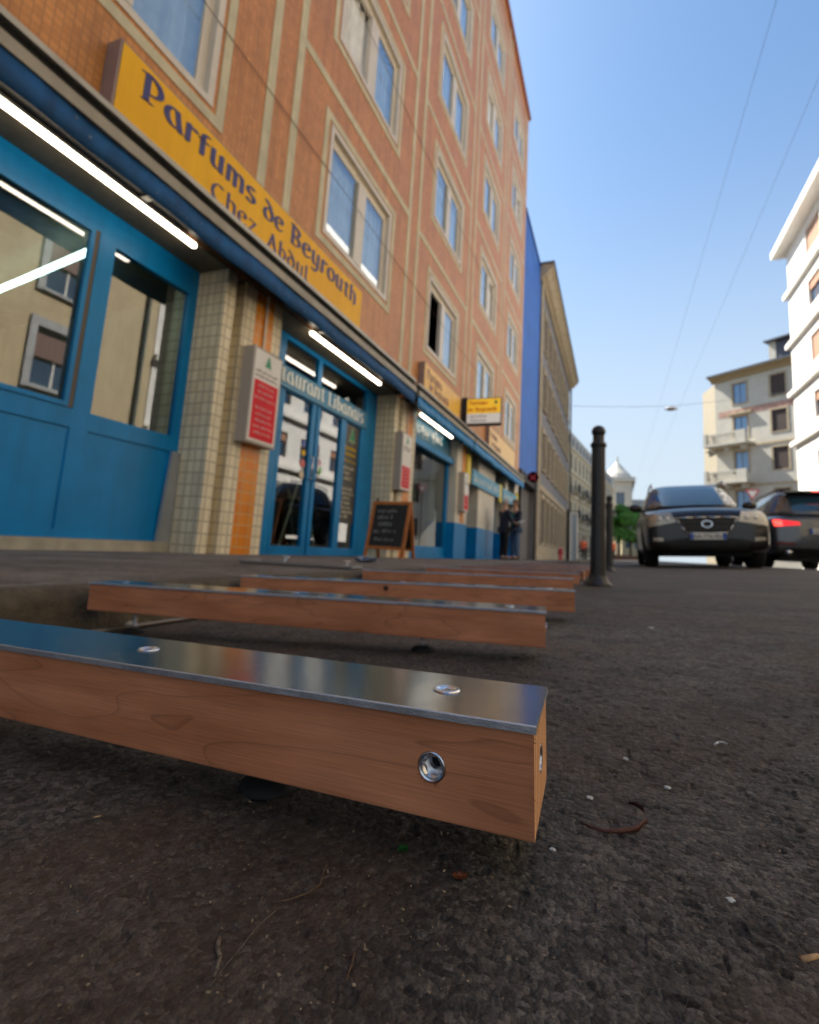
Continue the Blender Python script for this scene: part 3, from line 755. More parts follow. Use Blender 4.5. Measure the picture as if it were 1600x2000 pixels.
# conduit and small tube on the first pier
bm = NB(); cyl(bm, (4.115, -.014, 1.86), (4.115, -.014, 2.5), .014); mesh_obj('conduit', bm, white_al, bld)
bm = NB(); cyl(bm, (8.13, -.014, 1.86), (8.13, -.014, 2.5), .014); mesh_obj('conduit', bm, white_al, bld)
bm = NB(); cyl(bm, (3.70, .06, 2.06), (3.70, .06, 2.5), .016); mesh_obj('conduit', bm, white_al, bld)

# ---- shop A: big blue window wall
def glazing(name, y0, y1, posts, rails, panes, parent, mtl=blue, d0=RC, d1=RC+.07, panels=()):
    bm = NB()
    for a, b, z0, z1 in posts: box(bm, a, b, d0, d1, z0, z1)
    for a, b, z0, z1 in rails: box(bm, a, b, d0, d1, z0, z1)
    f = mesh_obj(name, bm, mtl, parent, bevel=.004, seg=1)
    for a, b, z0, z1 in panes: mesh_obj('pane', B(a, b, d0+.03, d0+.038, z0, z1), shopglass, f)
    for a, b, z0, z1 in panels: mesh_obj('panel', B(a, b, d0+.012, d0+.05, z0, z1), mtl, f, bevel=.003, seg=1)
    return f
unit = 2.56-.0
posts = [(3.43, 3.52, -.09, 2.43), (2.50, 2.64, -.09, 2.345), (.52, .66, -.09, 2.345), (-1.48, -1.34, -.09, 2.345), (-3.48, -3.34, -.09, 2.345)]
rails = [(-3.34, 3.43, 2.345, 2.43), (2.64, 3.43, .72, .86), (2.64, 3.43, 2.24, 2.3445), (2.64, 3.43, -.09, -.03)]
panes = [(2.64, 3.43, .85, 2.25)]; panels = [(2.64, 3.43, -.03, .715)]
for a, b in ((.66, 2.50), (-1.34, .52), (-3.34, -1.48)):
    rails += [(a, b, .72, .86), (a, b, 2.29, 2.3445), (a, b, -.09, -.03)]; panes.append((a, b, .85, 2.3)); panels.append((a, b, -.03, .715))
gA = glazing('shop_window', -3.4, 3.52, posts, rails, panes, bld, panels=panels)
# inner sash with its brown seal in the left light
bm = NB(); ring(bm, .665, 2.455, .865, 2.285, .035, RC-.012, RC+.02); mesh_obj('sash', bm, blue, gA, bevel=.003, seg=1)
mesh_obj('seal_strip', B(2.458, 2.492, RC-.006, RC+.004, .865, 2.285), mat('brown_seal', lin((92, 84, 74)), .7), gA)
mesh_obj('sill', B(-3.48, 3.50, RC-.05, RC+.08, -.30, -.092), mat('grey_sill', lin((170, 164, 148)), .7, noise=.15, nscale=8), bld, bevel=.004)
mesh_obj('spandrel', B(-3.48, 3.52, RC+.002, RC+.06, 2.432, 2.50), blue, bld)
# board leaning beside the pier
bm = NB(); box(bm, 0, .035, 0, .14, 0, .90)
o = mesh_obj('leaning_board', bm, [mat('pale_board', lin((150, 155, 158)), .6, noise=.12, nscale=6)], bevel=.002); o.matrix_world = Matrix.Translation((-3.74, 3.375, -.175)) @ Matrix.Rotation(-.07, 4, 'X')
tag(o, 'narrow pale grey board leaning in the corner between blue panels and tiled pier', 'board')

# interior of shop A and B: one room
bm = NB()
box(bm, -4, 19.2, 5.2, 5.3, -.3, 2.5); box(bm, -4.1, -4, RC+.1, 5.2, -.3, 2.5); box(bm, 3.9, 4.0, RC+.35, 5.2, -.3, 2.5); box(bm, 8.05, 8.15, RC+.35, 5.2, -.3, 2.5); box(bm, 11.6, 11.7, RC+.35, 5.2, -.3, 2.5)
mesh_obj('room_walls', bm, interior, bld)
mesh_obj('room_floor', B(-4, 19.2, RC+.1, 5.2, -.34, -.29), interior_d, bld)
def tubelamp(p0, p1, r, m, label, group='tube lamps under the awnings', name='tube_lamp', housing=True):
    root = empty(name, (Vector(p0)+Vector(p1))/2, label, 'tube lamp', group); c = root.location
    bm = NB(); a, b = Vector(p0)-c, Vector(p1)-c; d = (b-a).normalized()
    prof = [0]; cyl(bm, a, b, r, n=16)
    cyl(bm, a-d*r*.8, a, r*.55, r, n=16); cyl(bm, b, b+d*r*.8, r, r*.55, n=16)
    mesh_obj('lit_diffuser', bm, m, root, smooth=False)
    if housing:
        bm = NB(); box(bm, -.02, .02, (a-b).y/2*.96, (b-a).y/2*.96, r*.6, r*1.6); mesh_obj('housing', bm, white_al, root)
    return root
tubelamp((-3.375, -.55, 2.455), (-3.375, 3.06, 2.455), .025, tube_on, 'long lit tube lamp under the near awning above the big blue window')
tubelamp((-3.375, 4.94, 2.455), (-3.375, 6.88, 2.455), .025, tube_on, 'lit tube lamp above the glazed shop doors')
tubelamp((-3.375, 8.72, 2.455), (-3.375, 10.70, 2.455), .025, tube_on, 'lit tube lamp over the window with Arabic lettering')
o = tubelamp((-4.10, 2.70, 2.33), (-5.45, 2.90, 2.33), .028, tube_cool, 'cool white tube lamp inside the shop, seen through the big pane', 'tube lamps inside the shop', housing=False)
o = tubelamp((-5.50, 2.905, 2.33), (-6.9, 3.11, 2.33), .028, tube_cool, 'cool white tube lamp inside the shop, deeper in behind the first', 'tube lamps inside the shop', housing=False)

# ---- shop B: doors between the piers
posts = [(4.40, 4.98, -.2, 2.5), (7.20, 7.60, -.2, 2.5), (4.985, 5.04, -.2, 1.80), (5.66, 5.76, -.2, 1.80), (5.80, 5.88, -.2, 1.80), (6.46, 6.62, -.2, 1.80), (7.09, 7.195, -.2, 1.80), (5.73, 5.83, 2.10, 2.44)]
posts = [p for p in posts if p[0] > 4.9]; posts[0] = (7.2, 7.6, -.2, 2.5); posts.append((4.70, 4.98, -.2, 2.5)); posts.append((4.4, 4.44, -.2, 2.5))
rails = [(4.44, 4.70, 1.8, 2.1), (4.44, 4.70, -.2, -.08), (4.98, 7.2, 2.44, 2.5), (4.98, 7.2, 1.80, 2.10), (5.04, 5.66, -.2, -.09), (5.88, 6.46, -.2, -.09), (6.62, 7.09, -.2, -.09)]
panes = [(5.04, 5.66, -.09, 1.8), (5.88, 6.46, -.09, 1.8), (6.62, 7.09, -.09, 1.8), (4.98, 5.73, 2.1, 2.44), (5.83, 7.2, 2.1, 2.44), (4.44, 4.70, -.08, 1.8), (4.44, 4.70, 2.1, 2.5)]
gB = glazing('shop_door', 4.4, 7.6, posts, rails, panes, bld)
for x_ in (5.70, 5.84):
    b2 = NB(); tube(b2, [(x_, RC-.001, .78), (x_, RC-.05, .80), (x_, RC-.05, 1.08), (x_, RC-.001, 1.10)], .010); mesh_obj('door_handle', b2, steel, gB, smooth=True)
mesh_obj('fascia', B(4.40, 7.22, RC-.03, RC-.002, 1.82, 2.085), mat('blue_fascia', lin((22, 122, 168)), .35, noise=.06), gB, bevel=.004)

# ---- shop C: window with roller-blind box
posts = [(8.58, 8.66, -.25, 2.5), (11.14, 11.3, -.25, 2.5)]
rails = [(8.66, 11.14, -.25, .02), (8.66, 11.14, 2.36, 2.5), (8.66, 11.14, 1.98, 2.02)]
gC = glazing('shop_window', 8.58, 11.3, posts, rails, [(8.66, 11.14, .02, 1.98)], bld, d0=RC*.55, d1=RC*.55+.07)
mesh_obj('fascia', B(8.60, 11.25, RC*.45, RC*.55-.002, 2.06, 2.46), mat('teal_fascia', lin((28, 104, 134)), .4, noise=.08), gC, bevel=.004)
bm = NB(); box(bm, 8.60, 11.28, RC*.2, RC*.55-.004, 1.93, 2.052); mesh_obj('blind_box', bm, blue, gC, bevel=.02)
bm = NB(); box(bm, 8.70, 11.1, .9, .95, .0, 1.9); mesh_obj('inner_curtain', bm, mat('grey_green_wall', lin((150, 156, 140)), .9, noise=.25, nscale=2), bld)
# ---- pier 3 and the rest: painted white above blue
white_b = mat('cream_paint', lin((214, 206, 190)), .6, noise=.1, nscale=2)
def painted_pier(y0, y1, dep=.001, split=.60):
    p = mesh_obj('pier', B(y0, y1, dep, RC+.3, split, 2.50), white_b, bld)
    mesh_obj('blue_plinth', B(y0, y1, dep-.004, RC+.3, -.45, split-.001), blue, p)
    return p
painted_pier(11.3, 12.30); painted_pier(13.45, 15.45, .02); painted_pier(17.0, 17.5); painted_pier(18.7, 19.44)
mesh_obj('tile_stripe', B(11.72, 12.02, -.004, 0, .62, 2.5), orange_t, bld)
gD = glazing('shop_door', 12.3, 13.45, [(12.30, 12.38, -.3, 2.5), (13.35, 13.45, -.3, 2.5)], [(12.38, 13.35, 2.0, 2.06), (12.38, 13.35, -.3, .14)], [(12.38, 13.35, .14, 2.0)], bld)
gE = glazing('shop_window', 15.45, 17.0, [(15.45, 15.55, -.3, 2.5), (16.9, 17.0, -.3, 2.5)], [(15.55, 16.9, 2.0, 2.06), (15.55, 16.9, -.3, .55)], [(15.55, 16.9, .55, 2.0)], bld)
gF = glazing('shop_door', 17.5, 18.7, [(17.5, 17.6, -.3, 2.5), (18.6, 18.7, -.3, 2.5)], [(17.6, 18.6, 1.95, 2.06), (17.6, 18.6, -.3, .1)], [(17.6, 18.6, .1, 1.95)], bld)
lb = mat('light_blue_fascia', lin((64, 150, 190)), .4, noise=.1)
def fascia_sign(y0, y1, z0, z1, label):
    o = empty('fascia_sign', (FX+.05, (y0+y1)/2, z0), label, 'shop sign', 'light blue fascia signs')
    mesh_obj('sign_board', B(-.03, .0, -(y1-y0)/2, (y1-y0)/2, 0, z1-z0), lb, o, bevel=.004); return o
fs1 = fascia_sign(12.55, 15.9, 1.66, 2.05, 'light blue shop fascia with white lettering between two yellow strips')
fs2 = fascia_sign(16.35, 18.9, 1.66, 2.05, 'farthest light blue shop fascia, above the two standing men')
for y, z0, z1, l in ((12.20, 1.62, 2.35, 'yellow strip sign beside the light blue fascia, nearest the camera'), (16.05, 1.55, 2.1, 'yellow strip sign between the two light blue fascias'), (19.05, 1.5, 2.2, 'yellow strip sign at the far corner of the building')):
    o = empty('strip_sign', (FX+.03, y, z0), l, 'sign', 'yellow strip signs')
    mesh_obj('sign_board', B(-.028, .02, -.14, .14, 0, z1-z0), mat('strip_yellow', lin((232, 208, 50)), .5), o)
# ---- awnings
def awning(y0, y1, label, sag=0, drop=0):
    r = empty('awning', (FX, y0, 2.3), label, 'awning', 'folded blue awnings above the shops')
    L_ = y1-y0
    bm = NB(); box(bm, .02, .26, 0, L_, .29, .43); mesh_obj('cassette', bm, black_g, r)
    mesh_obj('top_rail', B(.0, .30, -.01, L_+.01, .432, .475), grey_al, r, bevel=.006)
    mesh_obj('front_bar', B(.262, .315, -.01, L_+.01, .255, .34), mat('front_bar_grey', lin((160, 150, 132)), .5, noise=.1), r, bevel=.008)
    bm = NB(); n = 40; pv = None
    for i in range(n+1):
        y = L_*i/n; x = .292+.010*math.sin(i*1.9)+.005*math.sin(i*.7+1); zb = .075-drop+.008*math.sin(i*.9)
        c = [bm.verts.new(v) for v in ((x, y, .262), (x+.004, y, (.262+zb)/2), (x-.004, y, zb), (x-.012, y, zb), (x-.012, y, .262))]
        if pv:
            for k in range(5): bm.faces.new((pv[k], pv[(k+1) % 5], c[(k+1) % 5], c[k]))
        pv = c
    mesh_obj('valance', bm, blue_dark if drop == 0 else blue, r, smooth=True)
    bm = NB(); n = max(2, int(L_/2.4))
    for i in range(n+1):
        y = .15+(L_-.3)*i/n; box(bm, .01, .25, y-.03, y+.03, .19, .285)
    box(bm, .03, .24, .02, L_-.02, .22, .27)
    mesh_obj('folded_arms', bm, black_m, r, bevel=.004, seg=1)
    return r
awning(-5.2, 7.70, 'longest folded blue awning, dusty, over the near shopfront')
awning(7.86, 11.62, 'shorter folded blue awning over the window with Arabic lettering', drop=.04)
awning(11.72, 18.95, 'farthest folded blue awning, reaching the end of the tiled building', drop=.04)
# bird-dirt specks on the near valance
bm = NB(); rr = random.Random(8)
for i in range(26):
    y = rr.uniform(1.2, 7.4); z = rr.uniform(2.42, 2.54); s = rr.uniform(.004, .009)
    bmesh.ops.create_icosphere(bm, subdivisions=1, radius=s, matrix=Matrix.Translation((FX+.300, y, z)) @ Matrix.Diagonal((.35, 1, 1.3, 1)))
o = mesh_obj('dirt_specks', bm, mat('speck', lin((120, 128, 140)), .9), [a for a in bpy.data.objects if a.name == 'awning'][0])
o['kind'] = 'stuff'; o.location = (-FX, -(-5.2), -2.3)

# ------------------------------------------------------------------ lettering drawn with a broad nib
def arc(cx, cz, rx, rz, a0, a1, n=9): return [(cx+rx*math.cos(math.radians(a0+(a1-a0)*i/n)), cz+rz*math.sin(math.radians(a0+(a1-a0)*i/n))) for i in range(n+1)]
GL = {
 'P': (.92, [[(.2, 1.35), (.2, 0), (.1, -.05)], arc(.28, .92, .5, .48, 100, -95, 12), [(.0, 1.3), (.2, 1.38)], [(.2, .0), (.42, .02)]]),
 'a': (.78, [arc(.36, .5, .34, .48, 70, 335, 12), [(.48, 1.0), (.62, .3), (.7, 0), (.78, .04)]]),
 'r': (.55, [[(.14, 1.0), (.14, 0)], arc(.38, .62, .24, .36, 165, 50, 6)]),
 'f': (.50, [[(.2, 1.0), (.2, 0)], arc(.40, .98, .20, .34, 175, 70, 6), [(.04, .86), (.46, .86)]]),
 'u': (.80, [[(.14, 1.0), (.14, .32)]+arc(.36, .32, .22, .3, 180, 300, 6), [(.62, 1.0), (.62, .0), (.72, .0)]]),
 'm': (1.15, [[(.14, 1.0), (.14, 0)], arc(.34, .68, .22, .3, 160, 0, 6)+[(.56, 0)], arc(.78, .68, .22, .3, 160, 0, 6)+[(1.0, 0)]]),
 's': (.62, [arc(.32, .74, .22, .24, 40, 230, 8)+arc(.32, .26, .24, .26, 60, -150, 8)]),
 'd': (.80, [arc(.38, .42, .32, .42, 80, 440, 14), [(.10, 1.32), (.40, 1.12), (.66, .66), (.70, .4)]]),
 'e': (.68, [arc(.36, .5, .32, .48, 50, 320, 12), [(.08, .52), (.56, .62), (.58, .82)]]),
 'B': (.92, [[(.18, 1.35), (.18, 0)], arc(.26, 1.0, .42, .34, 100, -90, 9), arc(.26, .34, .5, .34, 90, -100, 9), [(.02, 1.32), (.18, 1.38)]]),
 'y': (.78, [[(.14, 1.0), (.14, .4)]+arc(.36, .36, .22, .3, 180, 300, 6), [(.62, 1.0), (.62, -.1), (.4, -.42), (.1, -.36)]]),
 'o': (.76, [arc(.38, .5, .32, .48, 90, 450, 16)]),
 't': (.58, [[(.26, 1.12), (.26, .26)]+arc(.42, .26, .16, .26, 180, 290, 5), [(.02, .96), (.52, .96)]]),
 'h': (.80, [[(.14, 1.4), (.14, 0)], arc(.38, .66, .26, .32, 160, 0, 6)+[(.64, .1), (.56, -.1)]]),
 'C': (.88, [arc(.5, .64, .44, .66, 60, 310, 14)]),
 'z': (.66, [[(.06, .94), (.58, .94), (.08, .06), (.62, .06)]]),
 'A': (.92, [[(.08, 0), (.44, 1.3)], [(.40, 1.34), (.80, 0)], [(.22, .48), (.66, .48)]]),
 'b': (.78, [[(.16, 1.4), (.16, .3)], arc(.40, .44, .28, .42, 150, -200, 12)]),
 'l': (.40, [[(.16, 1.4), (.16, .2), (.3, .02)]]),
 'R': (.94, [[(.18, 1.35), (.18, 0)], arc(.28, 1.0, .42, .34, 100, -90, 9), [(.34, .64), (.84, 0)]]),
 'n': (.80, [[(.14, 1.0), (.14, 0)], arc(.38, .66, .26, .32, 160, 0, 6)+[(.64, 0)]]),
 'L': (.70, [[(.2, 1.35), (.2, .08), (.66, .08)]]),
 'i': (.36, [[(.16, 1.0), (.16, 0)], [(.13, 1.24), (.19, 1.32)]]),
 ' ': (.42, []),
}
def nib(name, text, x0, z0, xh, m, parent, y=-.003, wd=.17, ang=18, sx=1.0, x1=None):
    """text along +x local, in the local xz plane at depth y (negative is outwards)"""
    if x1: sx = (x1-x0)/xh/(sum(GL[c][0]+.14 for c in text)-.14)
    bm = NB(); cx = 0; q = math.radians(ang); nx_, nz_ = wd/2*math.cos(q), wd/2*math.sin(q); t = .035; cnt = 0
    for ch in text:
        adv, strokes = GL[ch]
        for st in strokes:
            for (ax, az), (bx, bz) in zip(st, st[1:]):
                pts = [(ax-nx_, az-nz_), (ax+nx_, az+nz_), (bx+nx_, bz+nz_), (bx-nx_, bz-nz_), (ax, az-t), (ax, az+t), (bx, bz-t), (bx, bz+t)]
                pts = sorted(set(pts)); 
                def cr(o, a, b): return (a[0]-o[0])*(b[1]-o[1])-(a[1]-o[1])*(b[0]-o[0])
                lo_, hi = [], []
                for p in pts:
                    while len(lo_) > 1 and cr(lo_[-2], lo_[-1], p) <= 0: lo_.pop()
                    lo_.append(p)
                for p in pts[::-1]:
                    while len(hi) > 1 and cr(hi[-2], hi[-1], p) <= 0: hi.pop()
                    hi.append(p)
                hull = lo_[:-1]+hi[:-1]; cnt += 1
                yy = y-.0006*(cnt % 7)
                poly_prism(bm, [(x0+(cx+px)*xh*sx, z0+pz*xh) for px, pz in hull], yy, y+.004)
        cx += (adv+.14)
    return mesh_obj(name, bm, m, parent), cx*xh*sx
def scrawl(name, x0, x1, z, h, m, parent, y=-.003, seed=0, ax=None):
    """unreadably small line of writing: short uneven strokes grouped in words"""
    r_ = random.Random(seed); bm = NB(); x = x0; k = 0
    while x < x1-h*.5:
        for _ in range(r_.randint(3, 8)):
            ww = h*r_.uniform(.35, .6)
            if x+ww > x1: x = x1; break
            a = r_.uniform(-.12, .12)*h; z0, z1 = z, z+h*r_.choice([.62, .62, .95])
            pts = [(x, z0), (x+ww*.32, z0), (x+ww*.32+a, z1), (x+a, z1)]
            k += 1; poly_prism(bm, pts, y-.0002*(k % 3), y+.003)
            if r_.random() < .6: k += 1; zz = r_.choice([z0, z0+h*.5]); poly_prism(bm, [(x+ww*.33, zz), (x+ww*.85, zz), (x+ww*.85, zz+h*.16), (x+ww*.33, zz+h*.16)], y-.0002*(k % 3), y+.003)
            x += ww*1.05
        x += h*.5
    return mesh_obj(name, bm, m, parent)
def cedar(parent, cx, z0, h, m, y=-.004, name='cedar_emblem'):
    bm = NB(); k = 0
    poly_prism(bm, [(cx-.05*h, z0), (cx+.05*h, z0), (cx+.03*h, z0+.3*h), (cx-.03*h, z0+.3*h)], y, y+.004)
    for zz, ww, hh in ((.16, .40, .26), (.36, .33, .26), (.56, .24, .24), (.74, .14, .26)):
        k += 1; n = 9; top = []
        poly_prism(bm, [(cx-ww*h, z0+zz*h), (cx-ww*.5*h, z0+(zz-.04)*h), (cx, z0+(zz+.02)*h), (cx+ww*.5*h, z0+(zz-.04)*h), (cx+ww*h, z0+zz*h), (cx+ww*.55*h, z0+(zz+hh*.5)*h), (cx, z0+(zz+hh)*h), (cx-ww*.55*h, z0+(zz+hh*.5)*h)], y-.0006*k, y+.004)
    return mesh_obj(name, bm, m, parent)
def font_text(name, text, x0, z0, size, m, parent, y=-.003, align='LEFT', bold=0.0, mirror=False):
    cu = bpy.data.curves.new(name, 'FONT'); cu.body = text; cu.size = size; cu.extrude = .0015; cu.align_x = align; cu.offset = bold
    o = bpy.data.objects.new(name, cu); COL.objects.link(o)
    dg = bpy.context.evaluated_depsgraph_get(); dg.update()
    me = bpy.data.meshes.new_from_object(o.evaluated_get(dg)); bpy.data.objects.remove(o)
    me.transform(Matrix.Translation((x0, y, z0)) @ Matrix.Rotation(math.pi/2, 4, 'X'))
    me.materials.clear(); me.materials.append(m); q = bpy.data.objects.new(name, me); link(q, parent); return q

def sign_frame(y, z, x=FX): return frame_mtx((x, y, z), (0, 1))
# big yellow sign (world y 2.12..6.0, z 2.86..3.50)
s = empty('shop_sign', label='big yellow sign reading Parfums de Beyrouth Chez Abdul above the near awning', cat='shop sign', mtx=sign_frame(0, 0, FX+.14))
SY0, SY1, SZ0, SZ1 = 2.10, 5.91, 2.74, 3.455
mesh_obj('sign_box', B(SY0, SY1, .001, .139, SZ0, SZ1), mat('sign_box_mauve', lin((150, 128, 122)), .5, noise=.1), s, bevel=.006)
mesh_obj('sign_face', B(SY0+.02, SY1-.02, -.004, .0, SZ0+.015, SZ1-.015), yellow, s)
nib('lettering', 'Parfums', 2.30, 3.175, .155, navy, s, y=-.008, wd=.27, x1=3.60)
nib('lettering', 'de', 3.74, 3.17, .145, navy, s, y=-.008, wd=.26, x1=4.06)
nib('lettering', 'Beyrouth', 4.20, 3.175, .16, navy, s, y=-.008, wd=.26, x1=5.72)
nib('lettering', 'Chez', 3.06, 2.895, .125, navy, s, y=-.008, wd=.2, x1=3.66)
nib('lettering', 'Abdul', 3.84, 2.905, .125, navy, s, y=-.008, wd=.2, x1=4.58)
nib('lettering', 'Restaurant', 4.42, 1.885, .15, mat('white_lettering', lin((235, 238, 235)), .5), gB, y=RC-.034, wd=.26, x1=5.88)
nib('lettering', 'Libanais', 5.98, 1.875, .15, MATS['white_lettering'], gB, y=RC-.034, wd=.26, x1=7.06)
wl = MATS['white_lettering']
# Arabic words, one joined flowing stroke
bm = NB(); k = 0
def strokes(bm, lst, x0, z0, s, wd, y):
    global k
    q = math.radians(50); nx_, nz_ = wd/2*math.cos(q), wd/2*math.sin(q)
    for st in lst:
        for (ax, az), (bx, bz) in zip(st, st[1:]):
            pts = [(ax-nx_, az-nz_), (ax+nx_, az+nz_), (bx+nx_, bz+nz_), (bx-nx_, bz-nz_)]
            if abs((pts[1][0]-pts[0][0])*(pts[2][1]-pts[0][1])-(pts[2][0]-pts[0][0])*(pts[1][1]-pts[0][1])) < 1e-5: continue
            k += 1; poly_prism(bm, [(x0+px*s, z0+pz*s) for px, pz in pts], y-.0004*(k % 5), y+.003)
ar = [arc(.3, .5, .3, .22, 200, 340, 8), [(.26, .62), (.32, .64)], [(.36, .62), (.42, .64)],                       # teh
      arc(.95, .62, .14, .14, 60, 300, 7)+arc(.85, .30, .3, .36, 60, -40, 6),                                         # waw
      [(1.35, .62), (1.40, .4), (1.62, .38), (1.66, .58)], [(1.5, .16), (1.56, .18)], [(1.62, .16), (1.68, .18)], [(1.66, .58), (1.7, .38), (1.95, .4), (1.98, .6)], [(1.88, .14), (1.94, .16)],
      arc(2.5, .3, .3, .36, 60, -40, 6), arc(2.95, .62, .14, .14, 60, 300, 7)+arc(2.85, .30, .3, .36, 60, -40, 6),
      [(3.35, 1.15), (3.38, .42), (3.5, .38)]+arc(3.75, .52, .22, .14, 200, 520, 10)+[(4.1, .4)], arc(4.45, .62, .18, .2, 60, 260, 7)+[(4.3, .4), (4.7, .4)]]
strokes(bm, ar, 9.0, 2.12, .34, .15, RC*.45-.006); mesh_obj('arabic_lettering', bm, wl, gC)
# the far blue fascias
font_text('lettering', 'Boucherie', 0, 0, .1, wl, None) if False else None
for f, L_, sd_ in ((fs1, 3.0, 3), (fs2, 2.2, 4)):
    o = scrawl('lettering', -L_/2, L_/2, .10, .20, wl, f, y=0, seed=sd_); o.rotation_euler = (0, 0, math.pi/2); o.location = (.006, 0, 0)

# light boxes on the piers
def lightbox(y0, z0, z1, wd, label, full=True):
    s = empty('light_box', label=label, cat='menu sign', group='cedar light boxes on the piers', mtx=sign_frame(y0, 0, FX+.135))
    mesh_obj('case', B(0, wd, .0, .135, z0, z1), mat('case_grey', lin((168, 160, 152)), .5), s, bevel=.008)
    mesh_obj('face', B(.02, wd-.02, -.004, -.0005, z0+.02, z1-.02), white_f, s)
    h = z1-z0
    zr = z0+h*(.66 if full else .42)
    mesh_obj('red_panel', B(.045, wd-.045, -.0065, -.0045, z0+.045, zr), red, s)
    cedar(s, wd/2, z0+h*.805, h*.15, green)
    for j in range(2): scrawl('small_lettering', .05, wd-.06, z0+h*(.745-.05*j), h*.030, mat('grey_lettering', lin((105, 98, 96)), .6), s, y=-.0062, seed=j)
    zz = zr-.06; j = 0; r_ = random.Random(int(y0*10))
    while zz > z0+.08:
        a = r_.uniform(.06, .12); scrawl('menu_line', a, wd-a, zz, .026, palepink, s, y=-.009, seed=20+j); zz -= r_.choice([.062, .062, .10]); j += 1
    return s
lightbox(3.84, .90, 1.86, .46, 'nearest tall light box with green cedar and large red menu panel, on the first pier')
lightbox(7.66, .91, 1.88, .44, 'middle light box with cedar and short red panel, above the chalkboard', False)
lightbox(11.50, .88, 1.80, .42, 'farthest light box with red lower half, on the white and blue pier', False)

# two more yellow signs, and the projecting sign
def yellow_sign(y0, y1, z0, z1, label, seed):
    s = empty('shop_sign', label=label, cat='shop sign', mtx=sign_frame(0, 0, FX+.12))
    mesh_obj('sign_box', B(y0, y1, .001, .119, z0, z1), MATS['sign_box_mauve'], s, bevel=.006)
    mesh_obj('sign_face', B(y0+.02, y1-.02, -.004, 0, z0+.015, z1-.015), mat('pale_yellow_face%d' % seed, lin((250, 196 if seed < 2 else 205, 84 if seed < 2 else 120)), .35, noise=.06), s)
    fad = mat('faded_lettering', lin((150, 118, 128)), .6)
    nib('lettering', 'Parfums', y0+.15, z1-.27, .13, fad, s, y=-.008, wd=.22, sx=1.1); nib('lettering', 'de Beyrouth', y0+.3, z0+.14, .12, fad, s, y=-.008, wd=.22, sx=1.1)
yellow_sign(8.52, 10.92, 2.82, 3.42, 'smaller yellow sign with faded lettering above the second awning', 1)
yellow_sign(13.9, 17.9, 2.84, 3.50, 'farthest pale yellow sign above the third awning', 2)
p = empty('projecting_sign', label='double-decker yellow over white sign projecting from the facade on a bracket', cat='projecting sign', mtx=frame_mtx((FX+.09, 11.35, 2.91), (1, 0)))
W_ = .83
mesh_obj('sign_case', B(.06, W_+.06, 0, .12, 0, .62), mat('case_dark', lin((120, 112, 108)), .5), p, bevel=.01)
mesh_obj('yellow_face', B(.08, W_+.04, -.004, -.0005, .25, .60), mat('glow_yellow', lin((250, 190, 30)), .4, emit=(1, .62, .05), estr=.16), p)  # emission added to brighten the shaded yellow face
mesh_obj('white_face', B(.08, W_+.04, -.004, -.0005, .02, .245), mat('glow_white', lin((228, 222, 214)), .4, emit=(1, .95, .88), estr=.10), p)  # weaker glow added to lift the white face out of shade
ol = mat('orange_lettering', lin((226, 112, 30)), .5)
nib('lettering', 'Parfums', .13, .455, .075, ol, p, y=-.008, wd=.3, sx=.95); nib('lettering', 'de Beyrouth', .11, .30, .075, ol, p, y=-.008, wd=.3, sx=.98)
cedar(p, .76, .46, .12, green, y=-.007)
font_text('lettering', 'Spécialités', .14, .155, .10, MATS['grey_lettering'], p, y=-.006); font_text('lettering', 'Libanaises', .14, .055, .10, MATS['grey_lettering'], p, y=-.006)
mesh_obj('bracket', B(-.068, .058, .03, .09, -.02, .66), black_m, p, bevel=.004)
mesh_obj('lower_bar', B(.06, W_+.06, .03, .09, -.035, -.012), black_m, p, bevel=.004)

# window stickers and lettering on the third door light
wy = RC+.024
mesh_obj('dark_sheet', B(6.625, 7.085, RC+.0265, RC+.0295, .28, 1.79), mat('sheet_dark', lin((58, 54, 46)), .4, noise=.1), gB)  # added dark sheet, paints the pane's darkness behind the lettering and hides its reflection
cream = mat('cream_vinyl', lin((214, 204, 178)), .6); yv = mat('yellow_vinyl', lin((214, 176, 20)), .6)
cedar(gB, 6.86, 1.50, .26, mat('cedar_backing', lin((196, 206, 160)), .6), y=wy+.001); cedar(gB, 6.86, 1.52, .22, green, y=wy-.002)
font_text('window_lettering', 'Spécialités', 6.65, 1.40, .085, yv, gB, y=wy, bold=.001); font_text('window_lettering', 'Libanaises', 6.65, 1.31, .085, yv, gB, y=wy, bold=.001)
scrawl('window_lettering', 6.66, 7.02, 1.21, .05, yv, gB, y=wy, seed=30)
for j, z in enumerate((1.10, 1.02, .94, .78, .71, .64, .57, .50, .43, .36)): scrawl('window_lettering', 6.66+.02*(j % 3), 7.04-.04*((j*7) % 4), z, .055, cream, gB, y=wy, seed=40+j)
def sticker(y, z, w2, h, m, parent=gB):
    bm = NB(); n = 16; poly_prism(bm, [(y+w2*math.cos(2*math.pi*i/n), z+h*math.sin(2*math.pi*i/n)) for i in range(n)], wy-.002, wy+.004); mesh_obj('sticker', bm, m, parent)
sticker(5.58, 1.12, .05, .04, yv); sticker(5.58, .98, .055, .055, mat('pink_sticker', lin((214, 120, 120)), .6)); sticker(5.98, 1.06, .045, .045, mat('pink2', lin((200, 130, 150)), .6)); sticker(5.99, .95, .06, .06, mat('lime_sticker', lin((120, 176, 90)), .6))
sticker(5.57, 1.24, .045, .05, mat('blue_sticker', lin((84, 110, 180)), .6)); sticker(5.58, .83, .05, .06, cream)
mesh_obj('notice', B(4.46, 4.62, wy-.004, wy+.002, .22, .47), mat('orange_notice', lin((236, 112, 24)), .6), gB)
